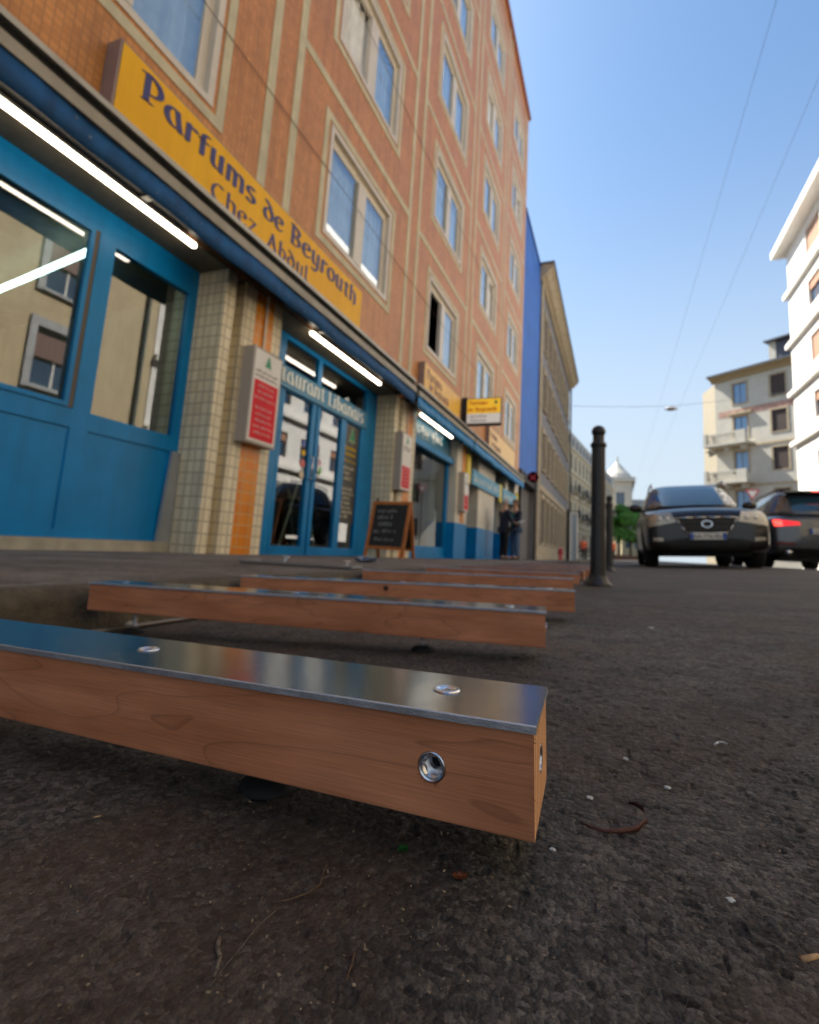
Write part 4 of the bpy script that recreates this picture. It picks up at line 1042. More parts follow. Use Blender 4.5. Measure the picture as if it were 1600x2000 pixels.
mesh_obj('notice', B(4.46, 4.66, wy-.004, wy+.002, .70, .98), mat('white_notice', lin((220, 225, 220)), .6), gB); sticker(4.57, .80, .05, .05, green)
# stepladder inside the door
lad = empty('stepladder', (-4.55, 6.55, -.29), 'folding stepladder standing inside behind the glass doors', 'stepladder')
bm = NB(); al = mat('ladder_aluminium', lin((190, 186, 176)), .4, metal=.3)
for sx in (-.28, .28):
    b2 = NB(); cyl(b2, (0, sx-.05*(1 if sx > 0 else -1), 1.30), (.32, sx, 0), .024, n=6); mesh_obj('rail', b2, al, lad)
    b2 = NB(); cyl(b2, (-.02, sx-.05*(1 if sx > 0 else -1), 1.30), (-.42, sx*1.3, 0), .020, n=6); mesh_obj('rear_leg', b2, al, lad)
for j in range(5):
    t = (j+1)/5.6; mesh_obj('step', B(.30-.30*t-.04, .30-.30*t+.05, -.26+.03*t, .26-.03*t, 1.3*t-.03, 1.3*t), al, lad)
lad.rotation_euler = (0, 0, 1.15)
# menu holder on the pier reveal
mesh_obj('box', B(0, .03, 0, .14, 0, .12), black_m).name = 'letter_box'
o = bpy.data.objects['letter_box']; o.location = (-3.62, 7.57, .62); tag(o, 'small dark box fixed on the second pier reveal', 'box')

# chalkboard
wz = walk_z(-3.1, 6.2)
cb = empty('chalkboard', (-3.16, 6.28, wz), 'orange framed A-shaped chalkboard with handwriting, standing on the pavement', 'chalkboard')
def leaf_board(sgn, name):
    tilt = math.radians(14)*sgn; M = Matrix.Translation((0, sgn*.20, 0)) @ Matrix.Rotation(tilt, 4, 'X')
    Wd, Hh = .60, .82
    bm = NB(); box(bm, 0, .045, -.012, .012, 0, Hh); box(bm, Wd-.045, Wd, -.012, .012, 0, Hh); box(bm, .045, Wd-.045, -.012, .012, Hh-.045, Hh); box(bm, .045, Wd-.045, -.012, .012, .13, .17)
    bm.transform(M); f = mesh_obj(name, bm, oran_w, cb, bevel=.003, seg=1)
    bm = NB(); box(bm, .046, Wd-.046, -.005, .005, .171, Hh-.046); bm.transform(M); mesh_obj('slate', bm, chalk, f)
    return M, f
M, f1 = leaf_board(-1, 'front_frame'); leaf_board(1, 'rear_frame')
for j, (a, b, z, h) in enumerate(((.10, .42, .66, .05), (.12, .36, .565, .06), (.08, .20, .36, .05), (.22, .46, .37, .05), (.12, .44, .25, .045))):
    o = scrawl('chalk_writing', a, b, z, h, chalk_w, f1, y=-.009, seed=60+j); o.matrix_local = M
o = font_text('chalk_writing', 'OPEN', .14, .46, .08, chalk_w, f1, y=-.009); o.matrix_local = M
cb.rotation_euler = (0, 0, math.radians(-3)); cb.location.x += .12; cb.scale = (.95, .95, .95)

# metal trestle and film lying on the pavement edge
tr = empty('metal_trestle', (-1.42, 2.05, walk_z(-1.4, 2)), 'flat folded metal trestle lying at the pavement edge behind the joists', 'metal trestle')
b2 = NB(); tube(b2, [(-.12, -.04, .012), (.36, .06, .012), (.42, -.16, .02), (-.10, -.20, .012), (-.12, -.04, .012)], .008); mesh_obj('frame', b2, mat('trestle_grey', lin((128, 124, 120)), .4, metal=.5), tr)
for x in (.02, .34):
    b2 = NB(); cyl(b2, (x, -.05, .018), (x+.008, -.04, .040), .005); cyl(b2, (x-.015, -.045, .038), (x+.02, -.045, .039), .004); mesh_obj('wing_bolt', b2, steel, tr)
bm = NB(); bmesh.ops.create_icosphere(bm, subdivisions=3, radius=1)
rr = random.Random(5)
for v in bm.verts: v.co *= rr.uniform(.6, 1.2)
bm.transform(Matrix.Diagonal((.075, .10, .02, 1))); o = mesh_obj('plastic_bag', bm, mat('plastic_film', lin((120, 132, 150)), .35)); o.location = (-1.55, 3.15, walk_z(-1.5, 3)+.02)
tag(o, 'crumpled pale plastic bag on the pavement beyond the metal trestle', 'plastic bag')

# ------------------------------------------------------------------ generic facade for the other buildings
def gen_windows(parent, wins, wd, h, fm, pm, sm=None, dep=.16, name='window', sillm=None, bars=1, shut=None, label=None):
    """one window built, the others copied"""
    proto = None
    for (x, z, *k) in wins:
        kk = k[0] if k else 0
        if proto is None:
            bm = NB(); ring(bm, 0, wd, 0, h, .06, dep-.05, dep)
            for b_ in range(bars): xx = wd*(b_+1)/(bars+1); box(bm, xx-.03, xx+.03, dep-.045, dep-.002, .06, h-.06)
            f = mesh_obj(name, bm, fm, parent)
            mesh_obj('pane', B(.06, wd-.06, dep-.02, dep-.01, .06, h-.06), pm, f)
            if sillm: mesh_obj('sill', B(-.08, wd+.08, -.10, dep-.06, -.10, -.002), sillm, f)
            if shut: mesh_obj('shutter', B(.02, wd-.02, dep-.10, dep-.07, h*(1-shut[1]), h-.005), shut[0], f)
            proto = f; f.location = (x, 0, z)
        else: c = dup(proto, parent); c.location = (x, 0, z)
def simple_building(name, origin, d, L, z1, depth, wallm, holes, label, roofm, z0=-.6, sides=True, eave=.5, roof_h=.35):
    b = empty(name, label=label, cat='building', mtx=frame_mtx(origin, d))
    bm = NB(); wall_holes(bm, 0, L, z0, z1, holes, 0, .18)
    for q in ([(0, 0), (0, depth)], [(L, 0), (L, depth)], [(0, depth), (L, depth)]):
        (a, c), (e, f) = q; bm.faces.new([bm.verts.new(v) for v in ((a, c, z0), (e, f, z0), (e, f, z1), (a, c, z1))])
    mesh_obj('wall', bm, wallm, b)
    mesh_obj('inner_wall', B(.1, L-.1, .5, .6, z0, z1-.1), interior_d, b)
    if roofm: mesh_obj('roof', B(-eave, L+eave, -eave, depth+eave, z1+.002, z1+roof_h), roofm, b)
    return b
dglass = mat('far_glass', lin((62, 84, 108)), .08, spec=.8)

# blue-clad building, ground floor open and dark
bb = empty('blue_building', label='plain blue-clad building squeezed between the tiled building and the grey one', cat='building', mtx=frame_mtx((FX-.02, 19.46, 0), (0, 1)))
blue_clad = mat('blue_cladding', lin((48, 104, 190)), .6, noise=.14, nscale=1)
bm = NB(); box(bm, 0, 4.82, 0, 9, 3.2, 14.0); mesh_obj('wall', bm, blue_clad, bb)
mesh_obj('roof', B(-.02, 4.84, -.05, 9.0, 14.002, 14.12), mat('blue_roof', lin((30, 62, 130)), .6), bb)
mesh_obj('passage', B(.02, 4.80, 1.2, 8.9, -.6, 3.198), mat('passage_dark', lin((34, 34, 38)), .8), bb)
mesh_obj('lintel', B(0, 4.82, -.10, 1.19, 2.85, 3.198), mat('lintel_brown', lin((46, 42, 42)), .7), bb)
mesh_obj('gate', B(2.6, 4.7, .30, .36, -.6, 2.84), mat('gate_grey', lin((96, 92, 90)), .6), bb)

# grey building with pale stone frames
stone = mat('buff_stone', lin((172, 156, 128)), .8, noise=.15, nscale=4, bump=.2, bscale=30)
gw = mat('grey_render', lin((122, 120, 122)), .85, noise=.08, nscale=2)
GY, GLn = 24.32, 17.6
ghx = [1.5+2.02*i for i in range(8)]; ghz = [4.2, 7.35, 10.4]
holes = [(x, x+.98, z, z+1.9) for x in ghx for z in ghz] + [(x, x+1.1, .55, 2.75) for x in ghx]
gb = simple_building('grey_building', (FX+.0, GY, 0), (0, 1), GLn, 13.3, 10, gw, holes, 'grey rendered old building with buff stone window frames and a heavy cornice', None)
gen_windows(gb, [(x, z) for x in ghx for z in ghz], .98, 1.9, mat('far_frame', lin((150, 140, 130)), .6), dglass, sillm=stone)
gen_windows(gb, [(x, .55) for x in ghx], 1.1, 2.2, MATS['far_frame'], dglass, sillm=stone)
bm = NB()
for x in ghx:
    for z in ghz: ring(bm, x-.17, x+1.15, z-.1, z+2.10, .165, -.07, -.001, wb=.09, wt=.19)
    ring(bm, x-.17, x+1.27, .46, 2.98, .165, -.07, -.001, wb=.09, wt=.22)
mesh_obj('stone_surround', bm, stone, gb)
bm = NB(); box(bm, -.03, .55, -.08, -.001, -.6, 13.3); box(bm, .551, GLn, -.10, -.001, 3.05, 3.35); box(bm, .551, GLn, -.06, -.001, -.6, .40)
mesh_obj('stone_trim', bm, stone, gb)
bm = NB(); poly = [(0, 0), (0, .8), (-.62, .8), (-.62, .62), (-.50, .55), (-.30, .3), (-.12, .22), (-.12, 0)]
A = [bm.verts.new((-.4, y, 13.3+z)) for y, z in poly]; C_ = [bm.verts.new((GLn+.4, y, 13.3+z)) for y, z in poly]
bm.faces.new(A); bm.faces.new(C_[::-1])
for i in range(len(poly)): bm.faces.new((A[i], A[(i+1) % len(poly)], C_[(i+1) % len(poly)], C_[i]))
mesh_obj('cornice', bm, stone, gb)
mesh_obj('roof', B(-.45, GLn+.45, -.68, 10, 14.102, 14.2), mat('roof_dark', lin((70, 66, 64)), .7), gb)
bm = NB(); cyl(bm, (GLn-.15, -.13, -.3), (GLn-.15, -.13, 13.3), .06); mesh_obj('downpipe', bm, black_m, gb)

# far cream building with balconies, turned a little towards us
creamw = mat('cream_stone', lin((214, 200, 170)), .8, noise=.1, nscale=1)
d = Vector((3.4, 29)).normalized(); LC = 42
chx = [1.6+2.6*i for i in range(15)]; chz = [1.0, 4.3, 7.2, 10.0]
holes = [(x, x+1.1, z, z+1.9) for x in chx for z in chz]
cbl = simple_building('cream_building', (-4.9, 59.5, 0), d, LC, 12.6, 12, creamw, holes, 'cream stone apartment block with small balconies far down the left side', None)
gen_windows(cbl, [(x, z) for x in chx for z in chz], 1.1, 1.9, MATS['far_frame'], dglass)
bm = NB()
for z in (3.4, 6.7, 9.5, 12.3): box(bm, 0, LC, -.14, -.001, z, z+.22)
mesh_obj('string_course', bm, creamw, cbl)
mesh_obj('roof', B(-.3, LC+.3, .2, 12, 12.602, 14.6), mat('attic_pale', lin((190, 186, 176)), .7), cbl)
adk = mat('attic_dark', lin((50, 50, 54)), .4)
aw = mesh_obj('attic_window', B(0, .7, .12, .198, 13.1, 14.0), adk, cbl); aw.location.x = 1.2
for i in range(1, 16): c = dup(aw, cbl); c.location.x = 1.2+2.4*i
iron = mat('dark_iron', lin((38, 42, 40)), .6)
pb = None
for x in chx[::2]:
    for z in (4.3, 7.2):
        if pb is None:
            bm = NB(); box(bm, -.25, 1.35, -.95, -.15, -.2, -.02); f = mesh_obj('balcony', bm, stone, cbl)
            bm = NB(); box(bm, -.25, 1.35, -.95, -.91, .85, .92)
            for i in range(17): box(bm, -.25+i*.1, -.22+i*.1, -.94, -.92, -.02, .849)
            for i in range(8): box(bm, -.25, -.22, -.9+i*.1, -.87+i*.1, -.02, .849); box(bm, 1.32, 1.35, -.9+i*.1, -.87+i*.1, -.02, .849)
            mesh_obj('railing', bm, iron, f); pb = f; f.location = (x, 0, z)
        else: c = dup(pb, cbl); c.location = (x, 0, z)

# domed building closing the view
dw = mat('pale_limestone', lin((196, 192, 182)), .8, noise=.06, nscale=1)
hx = [1+3.4*i for i in range(1)]
holes = [(x, x+1.6, z, z+2.4) for x in (.9,) for z in (3, 7, 11)]
db = simple_building('domed_building', (-.6, 112, 0), (1, 0), 3.9, 15.6, 30, dw, holes, 'pale grand building with a pointed dome roof at the far end of the street', None)
gen_windows(db, [(.9, z) for z in (3, 7, 11)], 1.6, 2.4, MATS['far_frame'], dglass)
bm = NB(); box(bm, -.6, 4.5, -.7, 30, 15.602, 16.5); mesh_obj('cornice', bm, dw, db)
bm = NB(); lathe(bm, [(3.1, 16.5), (2.6, 17.4), (1.5, 18.6), (.35, 20.0), (.2, 20.3), (.2, 20.7), (.05, 21.6), (0, 21.7)], 20, (1.1, 3.0, 0)); mesh_obj('dome', bm, mat('dome_lead', lin((190, 184, 172)), .6), db)
bm = NB(); box(bm, -3.2, -.7, 0, 5, -.5, 15.2); mesh_obj('side_wing', bm, dw, db)
db2 = simple_building('pale_building', (3.4, 142, 0), (1, 0), 6.5, 15.2, 10, dw, [(x, x+1.2, z, z+2) for x in (.8, 3.0, 5.0) for z in (3, 7, 11)], 'pale stone building stepping down behind the car roof', None)
gen_windows(db2, [(x, z) for x in (.8, 3.0, 5.0) for z in (3, 7, 11)], 1.2, 2, MATS['far_frame'], dglass)
db3 = simple_building('ochre_far_building', (1.2, 100, 0), (1, 0), 3.4, 9.0, 8, mat('far_ochre', lin((206, 190, 150)), .8), [(x, x+.9, z, z+1.5) for x in (.6, 2.0) for z in (2, 5)], 'low pale house just behind the green tree', None)
gen_windows(db3, [(x, z) for x in (.6, 2.0) for z in (2, 5)], .9, 1.5, MATS['far_frame'], dglass)

# ------------------------------------------------------------------ right side of the street
# white building
RX = 9.0
whz = [1.2, 4.35, 7.25, 10.1, 12.95, 15.75]
wxs = [2.95+3.3*i for i in range(5)]           # local x runs towards the camera from the far corner
holes = [(x, x+2.0, z, z+1.35) for x in wxs for z in whz]
wb = simple_building('white_building', (RX, 32.4, 0), (0, -1), 18.6, 17.6, 12, white_p, holes, 'bright white sunlit apartment building with brown roller shutters', None)
shm = mat('brown_shutter', lin((172, 130, 104)), .6, noise=.06)
brf = mat('brown_frame', lin((150, 112, 84)), .5)
gen_windows(wb, [(x, z) for j, x in enumerate(wxs) for z in whz if (z > 15 or (z > 9 and z < 11))], 2.0, 1.35, brf, dglass, dep=.18, shut=(shm, .97))
gen_windows(wb, [(x, z) for j, x in enumerate(wxs) for z in whz if not (z > 15 or (z > 9 and z < 11))], 2.0, 1.35, brf, dglass, dep=.18, shut=(shm, .35), bars=2)
bm = NB()
for z in (6.5, 9.25, 12.0, 14.9, 3.7): box(bm, -.34, 18.6, -.20, -.001, z, z+.24)
mesh_obj('ledge', bm, white_p, wb)
mesh_obj('cornice', B(-.55, 18.6, -.62, 12.2, 17.602, 18.0), white_p, wb, bevel=.05)
bm = NB(); cyl(bm, (1.2, .1, 18.0), (1.2, .1, 19.3), .03); cyl(bm, (1.0, .1, 18.9), (1.6, .1, 18.7), .05); mesh_obj('roof_antenna', bm, black_m, wb)

# ochre building opposite the shop, beside and behind the camera; seen in the shop glass
ochre = mat('ochre_render', lin((196, 178, 142)), .85, noise=.08, nscale=1.5)
gst = mat('grey_stone_frame', lin((172, 172, 172)), .7, noise=.1)
oxs = [2.7+3.3*i for i in range(6)]
ohz = [1.1, 4.2, 7.3, 10.4, 13.4]
holes = [(x, x+1.5, z, z+1.85) for x in oxs for z in ohz]
ob = simple_building('ochre_building', (RX, 13.75, 0), (0, -1), 24, 16.2, 10, ochre, holes, 'ochre rendered house opposite the shops, mirrored in the big blue window', mat('roof_dark2', lin((80, 70, 66)), .8))
gen_windows(ob, [(x, z) for x in oxs for z in ohz], 1.5, 1.85, white_p, dglass, sillm=gst, shut=(mat('mauve_shutter', lin((120, 92, 84)), .7), .5))
bm = NB()
for x in oxs:
    for z in ohz: ring(bm, x-.22, x+1.72, z-.12, z+2.14, .215, -.08, -.001, wb=.11, wt=.28)
mesh_obj('stone_surround', bm, gst, ob)
bm = NB(); cyl(bm, (.5, -.09, -.2), (.5, -.09, 16.2), .07); mesh_obj('downpipe', bm, mat('pipe_grey', lin((90, 96, 90)), .6), ob)

# beige corner building
bc = mat('beige_render', lin((188, 183, 170)), .85, noise=.08, nscale=1.2)
bpink = mat('pink_frieze', lin((178, 140, 124)), .8, noise=.3, nscale=3)
C1 = Vector((9.4, 57.4, 0)); dB = Vector((4.2, -3.7)).normalized()
# windows along the front at distances
bxs = [1.75, 5.15, 8.4]; bzs = [1.2, 5.0, 8.75, 12.2, 15.5]
holes = [(x, x+1.25, z, z+2.0) for x in bxs for z in bzs]
be = simple_building('beige_building', C1, dB, 11.5, 18.0, 10, bc, holes, 'beige corner building with two stone balconies and a dark attic', None, sides=True)
gen_windows(be, [(bxs[0], z) for z in bzs[1:]], 1.25, 2.0, mat('slate_frame', lin((70, 62, 66)), .5), mat('blue_glass', lin((110, 150, 190)), .1, spec=.8), dep=.15)
gen_windows(be, [(x, z) for x in bxs[1:] for z in bzs[1:]]+[(x, bzs[0]) for x in bxs], 1.25, 2.0, MATS['slate_frame'], mat('dark_pane', lin((52, 44, 44)), .3), dep=.15, shut=(mat('dark_shutter', lin((60, 46, 40)), .7), .98))
bm = NB(); box(bm, .3, 11.4, -.02, -.001, 14.35, 14.95); mesh_obj('frieze', bm, bpink, be)
bm = NB(); box(bm, 0, 11.4, -.08, -.001, 11.15, 11.35); box(bm, 0, 11.4, -.08, -.001, 7.4, 7.6)
for x in bxs:
    for z in bzs[1:]: ring(bm, x-.15, x+1.4, z-.1, z+2.15, .145, -.05, -.001, wb=.09, wt=.14)
box(bm, 1.3, 3.5, -.30, -.05, 14.4, 14.6)
mesh_obj('stone_trim', bm, stone, be)
eav = mat('eave_brown', lin((150, 132, 100)), .8)
bm = NB(); poly = [(0, 0), (0, .55), (-.75, .55), (-.75, .45), (-.25, .25), (-.1, 0)]
A = [bm.verts.new((-.3, y, 18.0+z)) for y, z in poly]; C_ = [bm.verts.new((11.9, y, 18.0+z)) for y, z in poly]
bm.faces.new(A); bm.faces.new(C_[::-1])
for i in range(len(poly)): bm.faces.new((A[i], A[(i+1) % len(poly)], C_[(i+1) % len(poly)], C_[i]))
mesh_obj('cornice', bm, eav, be)
mesh_obj('roof', B(-.4, 12, -.82, 10.5, 18.552, 18.70), mat('slate_roof', lin((64, 70, 82)), .5), be)
mesh_obj('attic', B(5.9, 11.4, -.25, 6, 18.70, 20.45), mat('attic_slate', lin((74, 76, 88)), .6, noise=.1), be)
mesh_obj('attic_window', B(6.9, 8.0, -.30, -.251, 19.0, 20.1), MATS['attic_dark'], be)
mesh_obj('attic_cheek', B(5.3, 5.898, -.3, 6, 18.70, 20.5), bc, be)
mesh_obj('attic_roof', B(5.1, 11.8, -.8, 6.4, 20.502, 20.65), MATS['slate_roof'], be)
bc_proto = None
for z in (11.55, 7.85):
    bm = NB(); box(bm, -.5, 3.55, -1.35, -.001, -.22, 0); box(bm, -.4, 3.45, -1.28, -1.10, .85, 1.0); box(bm, -.5, -.2, -1.33, -1.05, .001, 1.1); box(bm, 2.6, 3.5, -1.32, -1.05, .001, 1.05)
    for i in range(3): box(bm, -.2+1.5*i, .05+1.5*i, -.9, -.001, -.65, -.221)
    f = mesh_obj('balcony', bm, bc, be, bevel=.02, seg=1); f.location = (0, 0, z)
    bm = NB()
    for i in range(14): lathe(bm, [(.035, 0.001), (.06, .3), (.03, .6), (.05, .849)], 8, (-.05+i*.19, -1.18, 0))
    mesh_obj('balustrade', bm, bc, f)
# chamfer side, turned to the sun
C0 = Vector((8.75, 60.6, 0)); dd = Vector((C1.x-C0.x, C1.y-C0.y)); 
bm = NB(); Lc = dd.length
box(bm, 0, Lc-.02, 0, 6, -.6, 18.0)
for z in (11.55, 7.85): box(bm, Lc*.35, Lc-.05, -.35, -.001, z-.2, z+1.0)
Mi = be.matrix_world.inverted() @ frame_mtx(C0, dd)
bm.transform(Mi); mesh_obj('side_wall', bm, mat('side_ochre', lin((150, 140, 120)), .8, noise=.06), be)

# street lamp hung across the street, with its span wire
def catenary(p, q, sag, n=16): 
    p, q = Vector(p), Vector(q); return [p.lerp(q, i/n)-Vector((0, 0, sag*4*(i/n)*(1-i/n))) for i in range(n+1)]
wire = mat('wire_grey', lin((110, 120, 132)), .6)
lam = Vector((2.77, 29.3, 8.0))
bm = NB(); tube(bm, catenary((FX, 29.5, 8.55), lam+Vector((0, 0, .14)), .08), .010, 5); tube(bm, catenary(lam+Vector((0, 0, .14)), (RX, 29.3, 8.75), .08), .010, 5)
tag(mesh_obj('span_wire', bm, wire), 'thin wire spanning the street and carrying the hanging lamp', 'wire')
hl = empty('hanging_lamp', lam, 'small grey street lamp hanging on a wire over the middle of the street', 'street lamp')
bm = NB(); lathe(bm, [(0, .10), (.12, .09), (.22, .02), (.25, -.05), (.0, -.05)], 20); bm.transform(Matrix.Diagonal((1.25, .8, 1, 1))); mesh_obj('lamp_housing', bm, mat('lamp_grey', lin((150, 150, 152)), .5), hl, smooth=True)
bm = NB(); lathe(bm, [(.2, -.052), (.15, -.10), (0, -.12)], 20); bm.transform(Matrix.Diagonal((1.2, .8, 1, 1))); mesh_obj('lens', bm, mat('lamp_lens', lin((110, 110, 108)), .3), hl, smooth=True)
bm = NB(); cyl(bm, (0, 0, .09), (0, 0, .15), .02); mesh_obj('hanger', bm, black_m, hl)
for x, z, l in ((1.87, 7.0, 'left one of two faint overhead wires running along the street in the sky'), (2.72, 7.0, 'right one of two faint overhead wires running along the street in the sky')):
    bm = NB(); tube(bm, [(x, y, z-.0*y) for y in (-6, 20, 40, 60, 90)], .0026, 5); tag(mesh_obj('overhead_wire', bm, wire), l, 'wire', 'overhead wires')
# ------------------------------------------------------------------ bollards and posts
def bollard(p, label, sc=1.0):
    r = empty('bollard', p, label, 'bollard', 'dark round-topped bollards')
    bm = NB(); lathe(bm, [(.074, 0), (.074, .008), (.062, .018), (.048, .040), (.044, .055), (.044, .060)], 32); mesh_obj('base_flange', bm, black_m, r, smooth=True)
    bm = NB(); n = 48; prof = [(.041, .058), (.0375, .30), (.0365, .775)]
    rows = []
    for q, z in prof: rows.append([bm.verts.new(((q-.0022*(1 if i % 6 == 0 else 0))*math.cos(2*math.pi*i/n), (q-.0022*(1 if i % 6 == 0 else 0))*math.sin(2*math.pi*i/n), z)) for i in range(n)])
    for a, b in zip(rows, rows[1:]):
        for i in range(n): bm.faces.new((a[i], a[(i+1) % n], b[(i+1) % n], b[i]))
    mesh_obj('shaft', bm, black_m, r, smooth=True)
    bm = NB(); prof = [(.037, .774), (.0425, .780), (.0425, .796), (.036, .804), (.031, .810), (.030, .825), (.031, .838)]
    prof += [(.0375*math.sin(math.radians(a)), .868-.0375*math.cos(math.radians(a))) for a in range(50, 180, 10)]+[(0, .9055)]
    lathe(bm, prof, 32); mesh_obj('ball_cap', bm, black_m, r, smooth=True)
    r.scale = (1, 1, .965)
    return r
bollard(rg(-.083, 2.97), 'big dark bollard with ball top standing at the right end of the joists')
bollard(rg(-.056, 6.4), 'smaller-looking dark bollard just behind the big one')
po = empty('thin_post', (-.99, 12.2, walk_z(-1, 12)), 'thin black post at the pavement edge in front of the grey building', 'post')
bm = NB(); cyl(bm, (0, 0, 0), (0, 0, 1.12), .03, n=12); mesh_obj('shaft', bm, black_m, po); bm = NB(); lathe(bm, [(.03, 1.12), (.036, 1.13), (.03, 1.16), (0, 1.175)], 12); mesh_obj('cap', bm, black_m, po)
# no-stopping sign
ns = empty('road_sign', (-3.02, 20.6, -.27), 'round red and blue no-stopping sign on a dark post beside the blue wall', 'road sign')
bm = NB(); cyl(bm, (.1, .03, 0), (.1, .03, 3.4), .045); mesh_obj('post', bm, black_m, ns)
def disc(r0, r1, y, m, name):
    bm = NB(); n = 32; a = [bm.verts.new((r0*math.cos(2*math.pi*i/n), y, 3.28+r0*math.sin(2*math.pi*i/n))) for i in range(n)]
    if r1 > 0:
        b = [bm.verts.new((r1*math.cos(2*math.pi*i/n), y, 3.28+r1*math.sin(2*math.pi*i/n))) for i in range(n)]
        for i in range(n): bm.faces.new((a[i], a[(i+1) % n], b[(i+1) % n], b[i]))
    else: bm.faces.new(a)
    bmesh.ops.solidify(bm, geom=bm.faces[:], thickness=.004); return mesh_obj(name, bm, m, ns)
sred = mat('sign_red', lin((196, 60, 76)), .5); sblu = mat('sign_blue', lin((64, 82, 160)), .5)
disc(.23, 0, -.02, sblu, 'sign_disc'); disc(.23, .17, -.028, sred, 'red_ring')
for a in (.785, -.785):
    bm = NB(); box(bm, -.19, .19, -.034-.002*(a > 0), -.027, -.025, .025); bm.transform(Matrix.Translation((0, 0, 3.28)) @ Matrix.Rotation(a, 4, 'Y')); mesh_obj('red_bar', bm, sred, ns)
# hydrant
hy = empty('fire_hydrant', (-2.62, 28, -.30), 'small red hydrant at the foot of the grey building', 'hydrant')
bm = NB(); lathe(bm, [(.12, 0), (.12, .06), (.085, .08), (.085, .5), (.11, .52), (.11, .58), (.07, .66), (0, .7)], 16); mesh_obj('barrel', bm, mat('hydrant_red', lin((176, 44, 50)), .5), hy, smooth=True)
bm = NB(); cyl(bm, (-.17, 0, .42), (.17, 0, .42), .045); mesh_obj('outlet', bm, MATS['hydrant_red'], hy)
# white service column
wc = empty('sign_column', (-2.10, 30, -.3), 'tall narrow white framed panel standing on the pavement beyond the hydrant', 'street panel')
bm = NB(); ring(bm, -.2, .2, 0, 2.7, .05, -.06, .06); mesh_obj('frame', bm, white_p, wc, bevel=.01); bm = NB(); box(bm, -.14, .14, -.02, .02, .06, 2.6); mesh_obj('panel', bm, mat('panel_grey', lin((150, 165, 175)), .3), wc)
# give-way sign by the beige building
gs = empty('give_way_sign', (9.6, 45, .0), 'red and white give-way triangle in front of the beige building', 'road sign')
bm = NB(); cyl(bm, (0, .02, -.2), (0, .02, 5.6), .05); mesh_obj('post', bm, black_m, gs)
bm = NB(); poly_prism(bm, [(-.48, 5.75), (.48, 5.75), (0, 4.95)], -.05, -.03); mesh_obj('sign_plate', bm, sred, gs)
bm = NB(); poly_prism(bm, [(-.32, 5.65), (.32, 5.65), (0, 5.12)], -.06, -.051); mesh_obj('white_centre', bm, white_f, gs)

# ------------------------------------------------------------------ cars
def bvh_of(objs):
    vs, fs = [], []
    for o in objs:
        b = len(vs); vs += [v.co.copy() for v in o.data.vertices]; fs += [[b+i for i in p.vertices] for p in o.data.polygons]
    return BVHTree.FromPolygons(vs, fs)
def patch(name, bv, q, axis, off, m, parent, nu=10, nv=6, bulge=None, smooth=True, th=.004):
    """q: four corners in the plane across 'axis' (+-1 x, +-2 y); laid on the body by casting rays along the axis"""
    bm = NB(); G_ = {}
    s = 1 if axis > 0 else -1
    for i in range(nu+1):
        for j in range(nv+1):
            u, v = i/nu, j/nv
            a = (1-u)*(1-v)*q[0][0]+u*(1-v)*q[1][0]+u*v*q[2][0]+(1-u)*v*q[3][0]
            b = (1-u)*(1-v)*q[0][1]+u*(1-v)*q[1][1]+u*v*q[2][1]+(1-u)*v*q[3][1]
            if bulge: da, db = bulge(u, v); a += da; b += db
            if abs(axis) == 2: o_, d_ = Vector((a, -s*9, b)), Vector((0, s, 0))
            else: o_, d_ = Vector((-s*9, a, b)), Vector((s, 0, 0))
            loc, nrm, _, _ = bv.ray_cast(o_, d_)
            if loc is None: continue
            G_[(i, j)] = bm.verts.new(loc-d_*off)
    for i in range(nu):
        for j in range(nv):
            k = [(i, j), (i+1, j), (i+1, j+1), (i, j+1)]
            if all(c in G_ for c in k): bm.faces.new([G_[c] for c in k])
    return mesh_obj(name, bm, m, parent, smooth=smooth)
carglass = mat('car_glass', lin((52, 84, 104)), .04, spec=.9, coat=.6)
tyre_m = mat('tyre_rubber', (.010, .010, .011), .85, bump=.2, bscale=60)
rim_m = mat('alloy_rim', lin((130, 132, 136)), .3, metal=.8)
chrome = mat('chrome_trim', lin((205, 208, 212)), .15, metal=1)
plast = mat('black_plastic', (.011, .011, .012), .6)
